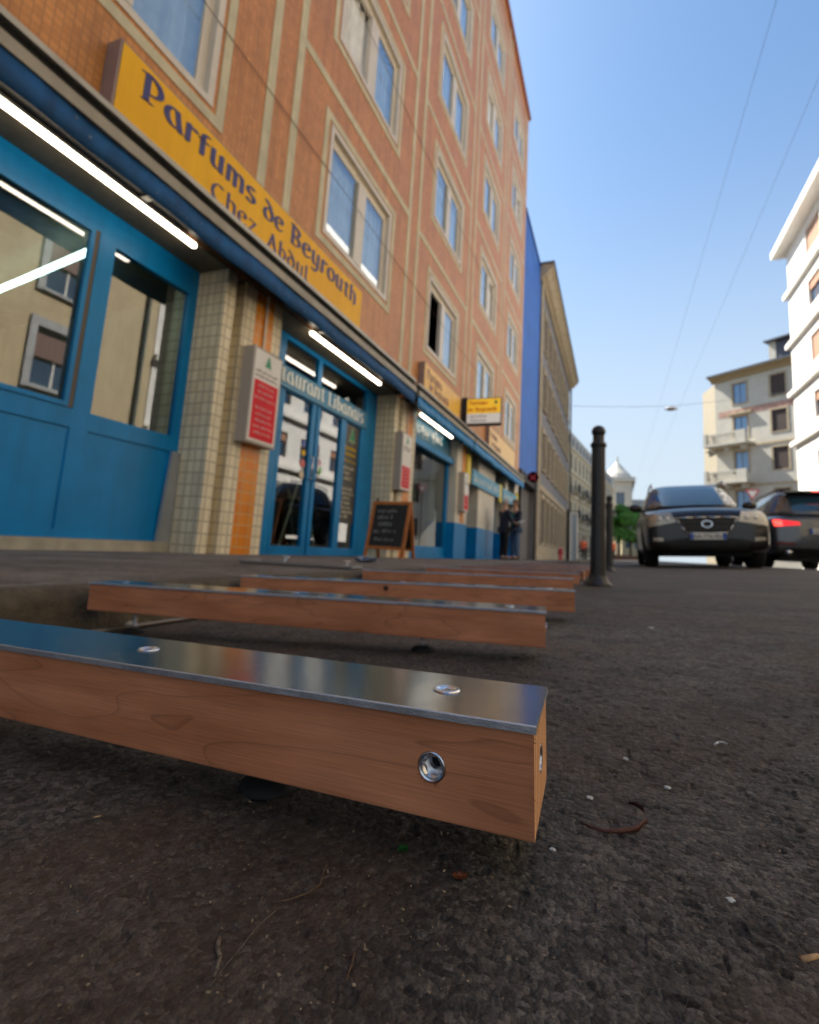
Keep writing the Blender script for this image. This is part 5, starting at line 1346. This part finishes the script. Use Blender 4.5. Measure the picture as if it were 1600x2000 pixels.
def build_car(label, paint, Wc, Lc, Hc, top_prof, gh, wheel_r=.37, wb=(.95, 3.70), zb=.24):
    car = empty('parked_car', label=label, cat='car', group='cars in the street')
    hw = Wc/2; st = top_prof
    bm = NB(); rows = []
    for (y, w_, zbm, zs, zt, cr) in st:
        w2 = w_*hw
        pr = [(0, zbm), (w2*.75, zbm), (w2*.965, zbm+.02), (w2*.995, zbm+.15), (w2, zbm+(zs-zbm)*.55), (w2*.995, zs-.03), (w2*.965, zs+.5*(zt-zs)), (w2*.88, zt), (w2*.45, zt+cr*.75), (0, zt+cr)]
        full = pr+[(-x, z) for x, z in pr[-2:0:-1]]
        rows.append([bm.verts.new((x, y, z)) for x, z in full])
    n = len(rows[0])
    for a, b in zip(rows, rows[1:]):
        for i in range(n): bm.faces.new((a[i], a[(i+1) % n], b[(i+1) % n], b[i]))
    bm.faces.new(rows[0][::-1]); bm.faces.new(rows[-1])
    body = mesh_obj('body', bm, paint, car, smooth=True)
    md = body.modifiers.new('s', 'SUBSURF'); md.levels = 2; md.render_levels = 2; bake(body)
    whole = bvh_of([body])
    bmc = NB()
    for y in wb:
        for s in (-1, 1): cyl(bmc, (s*(hw-.30), y, wheel_r-.01), (s*(hw+.2), y, wheel_r-.01), wheel_r+.055, n=40)
    c = mesh_obj('cut', bmc, plast); md = body.modifiers.new('b', 'BOOLEAN'); md.object = c; md.operation = 'DIFFERENCE'; md.solver = 'EXACT'; bake(body); bpy.data.objects.remove(c)
    for p in body.data.polygons: p.use_smooth = True
    # cabin
    bm = NB(); rows = []; N = 40
    for z, yf, yr, w_ in gh:
        rw = []
        for i in range(N):
            t = 2*math.pi*i/N; cx, sx = math.cos(t), math.sin(t); e = .42
            X_ = w_*hw*math.copysign(abs(cx)**e, cx); Y_ = (yf+yr)/2+(yr-yf)/2*math.copysign(abs(sx)**.55, sx)
            rw.append(bm.verts.new((X_, Y_, z)))
        rows.append(rw)
    for a, b in zip(rows, rows[1:]):
        for i in range(N): bm.faces.new((a[i], a[(i+1) % N], b[(i+1) % N], b[i]))
    bm.faces.new(rows[-1]); bm.faces.new(rows[0][::-1])
    cab = mesh_obj('cabin', bm, paint, car, smooth=True)
    md = cab.modifiers.new('s', 'SUBSURF'); md.levels = 1; md.render_levels = 1; bake(cab)
    bv = bvh_of([cab])
    proto = None
    for y in wb:
        for s in (-1, 1):
            if proto is None:
                wh = bpy.data.objects.new('wheel', None); link(wh, car); wh.empty_display_size = .1
                bm = NB(); pr = [(wheel_r*.66, -.11), (wheel_r*.93, -.115), (wheel_r, -.085), (wheel_r, .085), (wheel_r*.93, .115), (wheel_r*.66, .11)]
                lathe(bm, pr, 40); bm.transform(Matrix.Rotation(math.pi/2, 4, 'Y')); mesh_obj('tyre', bm, tyre_m, wh, smooth=True)
                bm = NB(); lathe(bm, [(wheel_r*.665, -.10), (wheel_r*.64, .09), (wheel_r*.60, .07), (wheel_r*.16, .05), (0, .06)], 30)
                for k in range(5):
                    b2 = NB(); box(b2, .03, wheel_r*.62, -.03, .03, .06, .085); b2.transform(Matrix.Rotation(2*math.pi*k/5, 4, 'Z')); me = bpy.data.meshes.new('t'); b2.to_mesh(me); b2.free(); bm.from_mesh(me); bpy.data.meshes.remove(me)
                bm.transform(Matrix.Rotation(math.pi/2, 4, 'Y')); mesh_obj('rim', bm, rim_m, wh)
                proto = wh
            else: wh = dup(proto, car)
            wh.location = (s*(hw-.125), y, wheel_r); wh.rotation_euler = (0, 0, 0 if s > 0 else math.pi)
    return car, body, cab, whole, bv
paint1 = mat('dark_bronze_paint', lin((32, 27, 25)), .30, metal=.1, coat=.5, spec=.4, noise=.05, nscale=2)
tp = [(0.00, .82, .38, .70, .80, .02), (.04, .93, .28, .76, .90, .03), (.18, .98, .25, .82, .96, .05), (.55, .995, .24, .86, 1.00, .05), (1.05, 1.0, .24, .93, 1.05, .04), (1.5, 1.0, .24, .97, 1.08, .03),
      (2.6, 1.0, .24, .99, 1.10, .02), (3.8, 1.0, .24, 1.0, 1.12, .02), (4.4, .97, .26, .99, 1.10, .02), (4.62, .90, .32, .95, 1.05, .02), (4.74, .78, .42, .86, .96, .02)]
gh = [(1.00, 1.02, 4.60, .93), (1.12, 1.14, 4.58, .915), (1.28, 1.38, 4.50, .87), (1.45, 1.66, 4.36, .80), (1.58, 1.90, 4.20, .73), (1.655, 2.10, 4.02, .66), (1.69, 2.55, 3.7, .54)]
car1, body, cab, bvb, bvc = build_car('dark bronze SUV facing the camera with oval badge, chrome-edged grille and European plate', paint1, 1.885, 4.74, 1.69, tp, gh)
F2 = 2
patch('windscreen', bvc, [(-.66, 1.15), (.66, 1.15), (.56, 1.575), (-.56, 1.575)], F2, .006, carglass, car1, 16, 8, lambda u, v: (0, .03*math.sin(math.pi*u)*(v)))
for s in (-1, 1):
    patch('side_window', bvc, [(1.75, 1.16), (2.85, 1.16), (2.8, 1.52), (2.1, 1.50)], -s, .004, carglass, car1); patch('side_window', bvc, [(2.95, 1.16), (4.0, 1.18), (3.8, 1.5), (2.9, 1.52)], -s, .004, carglass, car1)
    x = s
    hlm = mat('headlamp_lens', lin((170, 162, 146)), .16, spec=.8, metal=.3)
    hlc = mat('headlamp_bright', lin((238, 230, 208)), .35, spec=.6)  # brighter copy of the lens: light on the right lamp painted as pale colour
    h_ = patch('headlight', bvb, [(x*.45, .76), (x*.87, .68), (x*.92, .90), (x*.52, .93)], F2, .012, hlm if s < 0 else hlc, car1, 10, 5)
    for k, hx_ in enumerate((.58, .70)):
        l, n_, _, _ = bvb.ray_cast(Vector((x*hx_, -9, .815)), Vector((0, 1, 0)))
        bm = NB(); bmesh.ops.create_uvsphere(bm, u_segments=16, v_segments=10, radius=.042, matrix=Matrix.Translation(l+Vector((0, -.0, 0))) @ Matrix.Diagonal((1, .6, 1, 1))); mesh_obj('projector', bm, mat('projector_lens', lin((225, 222, 212)), .1, metal=.4), h_, smooth=True)
    patch('fog_light', bvb, [(x*.66, .44), (x*.82, .445), (x*.82, .50), (x*.67, .495)], F2, .008, mat('fog_lens', lin((190, 182, 165)), .2, metal=.4), car1, 4, 2)
    # mirror
    bm = NB(); bmesh.ops.create_uvsphere(bm, u_segments=16, v_segments=10, radius=1, matrix=Matrix.Translation((x*1.00, 1.72, 1.16)) @ Matrix.Diagonal((.125, .075, .085, 1)))
    cyl(bm, (x*.80, 1.75, 1.08), (x*.98, 1.73, 1.12), .03); mesh_obj('wing_mirror', bm, paint1, car1, smooth=True)
    bm = NB(); tube(bm, [(x*.66, 1.95, 1.58), (x*.65, 2.05, 1.68), (x*.63, 3.1, 1.74), (x*.62, 3.9, 1.68), (x*.62, 4.05, 1.59)], .018); mesh_obj('roof_rail', bm, chrome, car1, smooth=True)
patch('grille', bvb, [(-.31, .58), (.31, .58), (.45, .82), (-.45, .82)], F2, .006, plast, car1, 12, 6)
def bar(pts, w_, name, m, parent, off=.014):
    bm = NB(); P = []
    for a, b in pts:
        l, _, _, _ = bvb.ray_cast(Vector((a, -9, b)), Vector((0, 1, 0))); P.append(l-Vector((0, off, 0)))
    tube(bm, P, w_, 6); return mesh_obj(name, bm, m, parent, smooth=True)
bar([(-.45, .825), (-.2, .832), (0, .834), (.2, .832), (.45, .825), (.38, .70), (.31, .578), (0, .572), (-.31, .578), (-.38, .70), (-.45, .825)], .011, 'grille_surround', chrome, car1)
for z in (.64, .68, .76): bar([(-.34, z), (0, z), (.34, z)], .005, 'grille_slat', mat('slat_grey', lin((90, 84, 76)), .4), car1, .008)
l, _, _, _ = bvb.ray_cast(Vector((0, -9, .72)), Vector((0, 1, 0)))
bg_ = bpy.data.objects.new('badge', None); link(bg_, car1); bg_.location = l+Vector((0, -.03, 0)); 
bm = NB(); n = 28; A = [[bm.verts.new((r_*1.32*math.cos(2*math.pi*i/n), yy, r_*math.sin(2*math.pi*i/n))) for i in range(n)] for r_, yy in ((.062, .0), (.062, -.012), (.050, -.012), (.050, 0))]
for a, b in zip(A, A[1:]+A[:1]):
    for i in range(n): bm.faces.new((a[i], a[(i+1) % n], b[(i+1) % n], b[i]))
mesh_obj('badge_ring', bm, chrome, bg_, smooth=False)
bm = NB(); tube(bm, [(-.028, -.008, .036), (-.042, -.008, -.012), (.045, -.008, -.018)], .007, 6); mesh_obj('badge_letter', bm, chrome, bg_)
def plate(car, c, yaw=0, txt='AA·776·RU', yellow_=False):
    p = bpy.data.objects.new('number_plate', None); link(p, car); p.location = c; p.rotation_euler = (0, 0, yaw)
    mesh_obj('plate', B(-.262, .262, -.012, 0, -.056, .056), mat('plate_white', lin((222, 222, 214)), .4), p, bevel=.003)
    mesh_obj('blue_band', B(-.260, -.215, -.0145, -.0125, -.053, .053), mat('plate_blue', lin((34, 84, 176)), .5), p)
    mesh_obj('blue_band', B(.215, .260, -.0145, -.0125, -.053, .053), MATS['plate_blue'], p)
    font_text('plate_lettering', txt, 0, -.036, .095, mat('plate_black', lin((30, 30, 30)), .5), p, y=-.0155, align='CENTER')
l, _, _, _ = bvb.ray_cast(Vector((0, -9, .52)), Vector((0, 1, 0)))
plate(car1, l+Vector((0, -.035, 0)))
patch('lower_grille', bvb, [(-.55, .29), (.55, .29), (.60, .44), (-.60, .44)], F2, .006, plast, car1, 10, 4)
mesh_obj('underbody', B(-.7, .7, .45, 4.3, .2, .34), plast, car1)
mesh_obj('wipers', tube(NB(), [(-.6, 1.18, 1.12), (.0, 1.12, 1.14), (.5, 1.20, 1.13)], .010), plast, car1)
M = Matrix.Identity(4); o_ = rg(1.46, 9.75)
for k in range(3): M[k][0] = ex[k]; M[k][1] = (0, 1, 0)[k]; M[k][2] = ez[k]; M[k][3] = o_[k]
car1.matrix_world = M

paint2 = mat('graphite_paint', lin((84, 88, 94)), .28, metal=.3, coat=1, noise=.05, nscale=2)
tp2 = [(0.00, .60, .42, .66, .80, .02), (.05, .82, .30, .74, .88, .03), (.22, .93, .25, .80, .95, .05), (.6, .985, .24, .88, 1.02, .04), (1.2, 1.0, .24, .96, 1.08, .03), (2.4, 1.0, .24, .99, 1.10, .02), (3.7, 1.0, .24, 1.0, 1.12, .02), (4.3, .985, .26, 1.0, 1.12, .02), (4.56, .95, .30, .98, 1.09, .02), (4.66, .90, .36, .95, 1.06, .01), (4.71, .84, .46, .90, 1.02, .01)]
gh2 = [(1.00, 1.2, 4.66, .90), (1.14, 1.4, 4.64, .885), (1.30, 1.7, 4.55, .84), (1.46, 2.0, 4.45, .78), (1.58, 2.3, 4.38, .72), (1.645, 2.5, 4.30, .66), (1.665, 2.8, 4.0, .52)]
car2, b2_, c2_, bv2, bvc2 = build_car('graphite SUV seen from behind with its red tail light lit', paint2, 1.89, 4.71, 1.67, tp2, gh2, wb=(.86, 3.72))
R2 = -2
patch('rear_window', bvc2, [(-.62, 1.20), (.62, 1.20), (.56, 1.50), (-.56, 1.50)], R2, .006, carglass, car2, 12, 6)
mesh_obj('spoiler', B(-.60, .60, 4.28, 4.62, 1.585, 1.615), paint2, car2, bevel=.01)
tl = mat('tail_light_lit', lin((200, 16, 20)), .2, emit=(1, .02, .03), estr=.35); tl2 = mat('tail_light_core', lin((255, 80, 70)), .2, emit=(1, .08, .06), estr=.9)
mesh_obj('third_brake_light', B(-.16, .16, 4.622, 4.634, 1.588, 1.612), tl2, car2)
for s in (-1, 1):
    for (a, b) in ((1.95, 2.9), (3.0, 3.9)):
        patch('side_window', bvc2, [(a, 1.18), (b, 1.19), (b-.12, 1.50), (a+.22 if a < 2 else a, 1.50)], -s, .004, carglass, car2)
    x = s
    t_ = patch('tail_light', bv2, [(x*.40, .90), (x*.84, .86), (x*.86, 1.02), (x*.42, .965)], R2, .008, tl, car2, 10, 4)
    patch('light_core', bv2, [(x*.70, .88), (x*.84, .875), (x*.855, 1.0), (x*.71, .98)], R2, .012, tl2, t_, 4, 3)
    patch('reflector', bv2, [(x*.52, .50), (x*.86, .50), (x*.86, .545), (x*.52, .545)], R2, .008, mat('reflector_red', lin((120, 16, 22)), .3), car2, 6, 2)
    bm = NB(); cyl(bm, (x*.62, 4.40, .34), (x*.62, 4.70, .34), .055, n=20); mesh_obj('exhaust_tip', bm, chrome, car2, smooth=True)
    bm = NB(); bmesh.ops.create_uvsphere(bm, u_segments=16, v_segments=10, radius=1, matrix=Matrix.Translation((x*1.00, 1.75, 1.16)) @ Matrix.Diagonal((.12, .07, .08, 1))); mesh_obj('wing_mirror', bm, paint2, car2, smooth=True)
    bm = NB(); tube(bm, [(x*.64, 2.2, 1.60), (x*.62, 2.5, 1.68), (x*.62, 4.1, 1.68), (x*.62, 4.2, 1.62)], .016); mesh_obj('roof_rail', bm, black_m, car2, smooth=True)
patch('diffuser', bv2, [(-.80, .33), (.80, .33), (.84, .47), (-.84, .47)], R2, .006, plast, car2, 10, 3)
patch('skid_plate', bv2, [(-.78, .44), (.78, .44), (.78, .475), (-.78, .475)], R2, .012, rim_m, car2, 10, 2)
l, _, _, _ = bv2.ray_cast(Vector((0, 9, .78)), Vector((0, -1, 0)))
plate(car2, l+Vector((0, .03, 0)), math.pi, 'GE 48215')
mesh_obj('underbody', B(-.7, .7, .45, 4.3, .2, .34), plast, car2)
car2.matrix_world = Matrix.Translation((3.90, 12.55+4.71, road_z(3.9)+.0)) @ Matrix.Rotation(-.01, 4, 'Y') @ Matrix.Rotation(math.pi, 4, 'Z')

# ------------------------------------------------------------------ people
def skin(name, verts, edges, rad, m, parent, lv=1, root=0):
    me = bpy.data.meshes.new(name); me.from_pydata(verts, edges, []); me.materials.append(m)
    o = bpy.data.objects.new(name, me); link(o, parent)
    md = o.modifiers.new('k', 'SKIN'); md.use_smooth_shade = True
    sv = me.skin_vertices[0].data
    for i, r in enumerate(rad): sv[i].radius = (r, r) if not isinstance(r, tuple) else r; sv[i].use_root = (i == root)
    md = o.modifiers.new('s', 'SUBSURF'); md.levels = lv; md.render_levels = lv
    bake(o); o.data.materials.clear(); o.data.materials.append(m); return o
skin_m = mat('skin_tone', lin((196, 150, 124)), .55)
def person(loc, yaw, label, jacket, trousers, hair, arms, legs_=.09, H=1.74, held=None, inner=None):
    """faces -y before yaw; arms: per side (elbow, hand) positions"""
    p = empty('person', loc, label, 'person')
    k = H/1.75
    V = [(0, 0, .95), (0, .01, 1.12), (0, .015, 1.32), (0, .0, 1.46), (0, -.01, 1.53), (0, -.015, 1.60), (0, -.02, 1.67), (0, -.01, 1.735)]
    Rr = [.125, .115, .135, .075, .052, .078, .092, .055]; E = [(i, i+1) for i in range(7)]
    V.append((0, -.115, 1.635)); Rr.append(.014); E.append((6, 8))
    for s in (-1, 1):
        el, ha = arms[0 if s < 0 else 1]; b = len(V)
        V += [(s*.175, .01, 1.40), el, ha]; Rr += [.055, .040, .024]; E += [(2, b), (b, b+1), (b+1, b+2)]
        d = (Vector(ha)-Vector(el)).normalized(); sd_ = d.cross(Vector((0, 0, 1))); sd_ = sd_.normalized() if sd_.length > .2 else Vector((1, 0, 0)); dn = Vector((0, 0, -1)) if abs(d.z) < .7 else Vector((0, -1, 0))
        pc = len(V); V.append(tuple(Vector(ha)+d*.06)); Rr.append((.036, .018)); E.append((b+2, pc))
        for j in range(4):
            o_ = Vector(ha)+d*.095+sd_*(.026-.0175*j); l = (.055, .066, .062, .048)[j]; n0 = len(V)
            V += [tuple(o_), tuple(o_+d*l*.5+dn*.006), tuple(o_+d*l*.85+dn*.026)]; Rr += [.0095, .009, .0075]; E += [(pc, n0), (n0, n0+1), (n0+1, n0+2)]
        n0 = len(V); t0 = Vector(ha)+d*.03+sd_*.03; V += [tuple(t0), tuple(t0+d*.035+sd_*.02+dn*.01)]; Rr += [.011, .0085]; E += [(b+2, n0), (n0, n0+1)]
    for s in (-1, 1):
        b = len(V); V += [(s*.095, 0, .88), (s*legs_*1.1, -.015, .50), (s*legs_*1.2, .02, .09), (s*legs_*1.3, -.13, .04)]; Rr += [.085, .055, .040, .035]; E += [(0, b), (b, b+1), (b+1, b+2), (b+2, b+3)]
    V = [tuple(Vector(v)*k) for v in V]
    skin('body', V, E, Rr, skin_m, p)
    # clothes
    JV = [(0, .0, .84), (0, .0, .95), (0, .012, 1.14), (0, .015, 1.33), (0, .005, 1.46)]; JR = [(.175, .135), (.18, .14), (.165, .13), (.19, .13), (.085, .075)]; JE = [(i, i+1) for i in range(4)]
    for s in (-1, 1):
        el, ha = arms[0 if s < 0 else 1]; b = len(JV); hv = Vector(el).lerp(Vector(ha), .93)
        JV += [(s*.185, .01, 1.385), el, tuple(hv)]; JR += [.075, .060, .044]; JE += [(3, b), (b, b+1), (b+1, b+2)]
    skin('jacket', [tuple(Vector(v)*k) for v in JV], JE, JR, jacket, p, root=1)
    TV = [(0, 0, .93)]; TR = [.135]; TE = []
    for s in (-1, 1):
        b = len(TV); TV += [(s*.095, 0, .84), (s*legs_*1.1, -.015, .50), (s*legs_*1.2, .015, .08)]; TR += [.105, .078, .066]; TE += [(0, b), (b, b+1), (b+1, b+2)]
    skin('trousers', [tuple(Vector(v)*k) for v in TV], TE, TR, trousers, p)
    for s in (-1, 1):
        skin('shoe', [tuple(Vector(v)*k) for v in ((s*legs_*1.2, .05, .045), (s*legs_*1.25, -.05, .04), (s*legs_*1.3, -.16, .032))], [(0, 1), (1, 2)], [.048, .045, .036], plast, p)
    bm = NB(); bmesh.ops.create_icosphere(bm, subdivisions=3, radius=1)
    for v in bm.verts:
        q = v.co; s_ = 1+.05*math.sin(q.x*19)*math.sin(q.z*17)
        v.co = Vector((q.x*.098*s_, q.y*.112*s_+.006, q.z*.105*s_))
    bmesh.ops.delete(bm, geom=[v for v in bm.verts if v.co.z < -.01-.05*(v.co.y > .02)*1.4 or (v.co.y < -.055 and v.co.z < .045)], context='VERTS')
    bm.transform(Matrix.Translation(Vector((0, -.015, 1.672))*k)); mesh_obj('hair', bm, hair, p, smooth=True)
    for s in (-1, 1):
        bm = NB(); bmesh.ops.create_icosphere(bm, subdivisions=2, radius=.011, matrix=Matrix.Translation(Vector((s*.034, -.098, 1.665))*k)); mesh_obj('eye', bm, mat('eye_dark', lin((50, 40, 36)), .3), p)
        bm = NB(); bmesh.ops.create_icosphere(bm, subdivisions=2, radius=.026, matrix=Matrix.Translation(Vector((s*.094, -.01, 1.645))*k) @ Matrix.Diagonal((.4, .7, 1.1, 1))); mesh_obj('ear', bm, skin_m, p, smooth=True)
    mesh_obj('mouth', B(-.024, .024, -.106*k, -.098*k, 1.594*k, 1.602*k), mat('lip', lin((150, 92, 84)), .5), p)
    if inner: mesh_obj('shirt_front', tube(NB(), [(0, -.10*k, .98*k), (0, -.105*k, 1.15*k), (0, -.10*k, 1.36*k)], .055, 10), inner, p)
    p.rotation_euler = (0, 0, yaw); return p
navy_c = mat('navy_cloth', lin((34, 38, 58)), .9, noise=.15, nscale=9); blk = mat('black_cloth', lin((22, 22, 26)), .9); jean = mat('blue_denim', lin((76, 104, 140)), .9, noise=.2, nscale=14)
grey_h = mat('grey_hair', lin((178, 172, 164)), .8, noise=.2, nscale=40); brown_h = mat('brown_hair', lin((98, 76, 62)), .8, noise=.2, nscale=40); teal = mat('teal_cloth', lin((48, 110, 108)), .9, noise=.15, nscale=9)
person((-2.93, 14.7, walk_z(-2.93, 14.7)), 2.35, 'grey-haired person in dark jacket and black trousers standing on the pavement, back half turned', navy_c, blk, grey_h,
       [((-.25, -.02, 1.15), (-.20, -.22, 1.08)), ((.25, -.02, 1.15), (.16, -.24, 1.12))], H=1.72)
person((-2.72, 15.25, walk_z(-2.7, 15.2)), -.75, 'person in blue jeans and dark jacket over teal, holding papers beside the grey-haired one', navy_c, jean, brown_h,
       [((-.25, -.05, 1.16), (-.08, -.32, 1.12)), ((.25, -.05, 1.16), (.10, -.34, 1.14))], H=1.74, inner=teal)
pp = mesh_obj('paper', B(-.11, .11, -.16, .0, 0, .004), white_f); pp.matrix_world = Matrix.Translation((-2.46, 14.98, walk_z(-2.7, 15.2)+1.13)) @ Matrix.Rotation(-.75, 4, 'Z') @ Matrix.Rotation(.5, 4, 'X'); tag(pp, 'white sheet of paper held by the person in jeans', 'paper')
orange_c = mat('orange_vest', lin((228, 100, 56)), .8)
person((-2.15, 41.0, -.25), .3, 'distant person in an orange top left of the bollard', orange_c, blk, brown_h, [((-.24, .03, 1.14), (-.22, -.02, .9)), ((.24, .03, 1.14), (.22, -.02, .9))])
person((-.16, 47.0, -.15), 2.8, 'distant person in orange vest between the bollard and the green tree', orange_c, blk, brown_h, [((-.24, .03, 1.14), (-.22, -.02, .9)), ((.24, .03, 1.14), (.22, -.02, .9))])

# ------------------------------------------------------------------ bicycles parked far down the pavement
bike = empty('bicycle', (-2.3, 33, -.3), 'dark bicycle parked far down the pavement, nearest of the row', 'bicycle', 'bicycles parked down the street')
wl_ = []
for y in (-.52, .52):
    w_ = bpy.data.objects.new('wheel', None); link(w_, bike); w_.location = (0, y, .34)
    bm = NB(); n = 28; tube(bm, [(0, .33*math.cos(2*math.pi*i/n), .33*math.sin(2*math.pi*i/n)) for i in range(n+1)], .018, 6); mesh_obj('tyre', bm, tyre_m, w_)
    bm = NB()
    for i in range(10): cyl(bm, (0, 0, 0), (0, .32*math.cos(.628*i), .32*math.sin(.628*i)), .003, n=4)
    mesh_obj('spokes', bm, steel, w_)
bm = NB()
for a, b in (((0, -.52, .34), (0, -.38, .9)), ((0, -.38, .86), (0, -.02, .32)), ((0, -.38, .82), (0, .16, .78)), ((0, -.02, .32), (0, .20, .88)), ((0, -.02, .32), (0, .52, .34)), ((0, .16, .78), (0, .52, .34))): cyl(bm, a, b, .018, n=8)
mesh_obj('frame', bm, black_m, bike); bm = NB(); tube(bm, [(-.28, -.28, 1.0), (-.1, -.36, 1.02), (.1, -.36, 1.02), (.28, -.28, 1.0)], .014); mesh_obj('handlebar', bm, black_m, bike)
bm = NB(); bmesh.ops.create_icosphere(bm, subdivisions=2, radius=1, matrix=Matrix.Translation((0, .22, .93)) @ Matrix.Diagonal((.07, .13, .035, 1))); mesh_obj('saddle', bm, plast, bike)
bike.rotation_euler = (0, 0, 1.2)
for i, (x, y, l) in enumerate(((-1.9, 35.2, 'dark bicycle parked far down the pavement, second in the row'), (-2.2, 37.5, 'dark bicycle parked far down the pavement, third in the row'), (-1.7, 39.5, 'dark bicycle parked far down the pavement, last in the row'))):
    c = dup(bike); c.location = (x, y, -.28); c.rotation_euler = (0, 0, 1.2+.15*i); c['label'] = l

# ------------------------------------------------------------------ trees at the end of the street
leafm = mat('leaf_green', lin((84, 144, 42)), .6, noise=.45, nscale=1.5); leafm2 = mat('leaf_green_dark', lin((60, 112, 34)), .6, noise=.4, nscale=1.5); barkm = mat('tree_bark', lin((84, 74, 62)), .9, noise=.3, nscale=6)
def tree(loc, H, R_, label, seed, n=5200):
    t = empty('street_tree', loc, label, 'tree', 'green trees at the end of the street'); r_ = random.Random(seed)
    bm = NB(); cyl(bm, (0, 0, 0), (.03, 0, H*.34), .17, .12, n=10)
    cl = []
    for i in range(11):
        a = r_.uniform(0, 6.28); z = r_.uniform(.42, .9)*H; rr_ = R_*r_.uniform(.25, .72)*(1.15-.5*max(0, z/H-.6)*2)
        e = Vector((rr_*math.cos(a), rr_*math.sin(a), z)); m_ = Vector((e.x*.35, e.y*.35, H*.34+(z-H*.34)*.5))
        cyl(bm, (.03, 0, H*.30), m_, .09, .05, n=7); cyl(bm, m_, e, .05, .02, n=6); cl.append((e, R_*r_.uniform(.36, .55)))
    mesh_obj('trunk', bm, barkm, t, smooth=True)
    bm = NB()
    for i in range(n):
        c, q = r_.choice(cl); d = Vector((r_.gauss(0, 1), r_.gauss(0, 1), r_.gauss(0, 1))).normalized()*q*(r_.random()**.45)
        p = c+d; p.z = max(p.z, H*.28); s = r_.uniform(.09, .17)
        a = Vector((r_.gauss(0, 1), r_.gauss(0, 1), r_.gauss(0, 1))).normalized(); b = a.orthogonal().normalized()
        f = bm.faces.new([bm.verts.new(p+v) for v in (a*s, b*s*.6, -a*s, -b*s*.6)]); f.material_index = 1 if r_.random() < .4 else 0
    mesh_obj('crown', bm, [leafm, leafm2], t)
    return t
tree((.45, 66, -.15), 7.0, 1.9, 'leafy green street tree just right of the bollards, nearest of the two', 1)
tree((1.9, 72, -.1), 6.6, 2.0, 'second leafy green tree, half hidden by the dark bronze car', 2)
mesh_obj('planter', B(-2.4, 2.6, -.3, .3, 0, .55), mat('brown_planter', lin((120, 84, 64)), .8, noise=.2, nscale=4), bevel=.03)
o = bpy.data.objects['planter']; o.location = (1.7, 62, -.12); tag(o, 'long low brown planter wall below the green trees', 'planter')
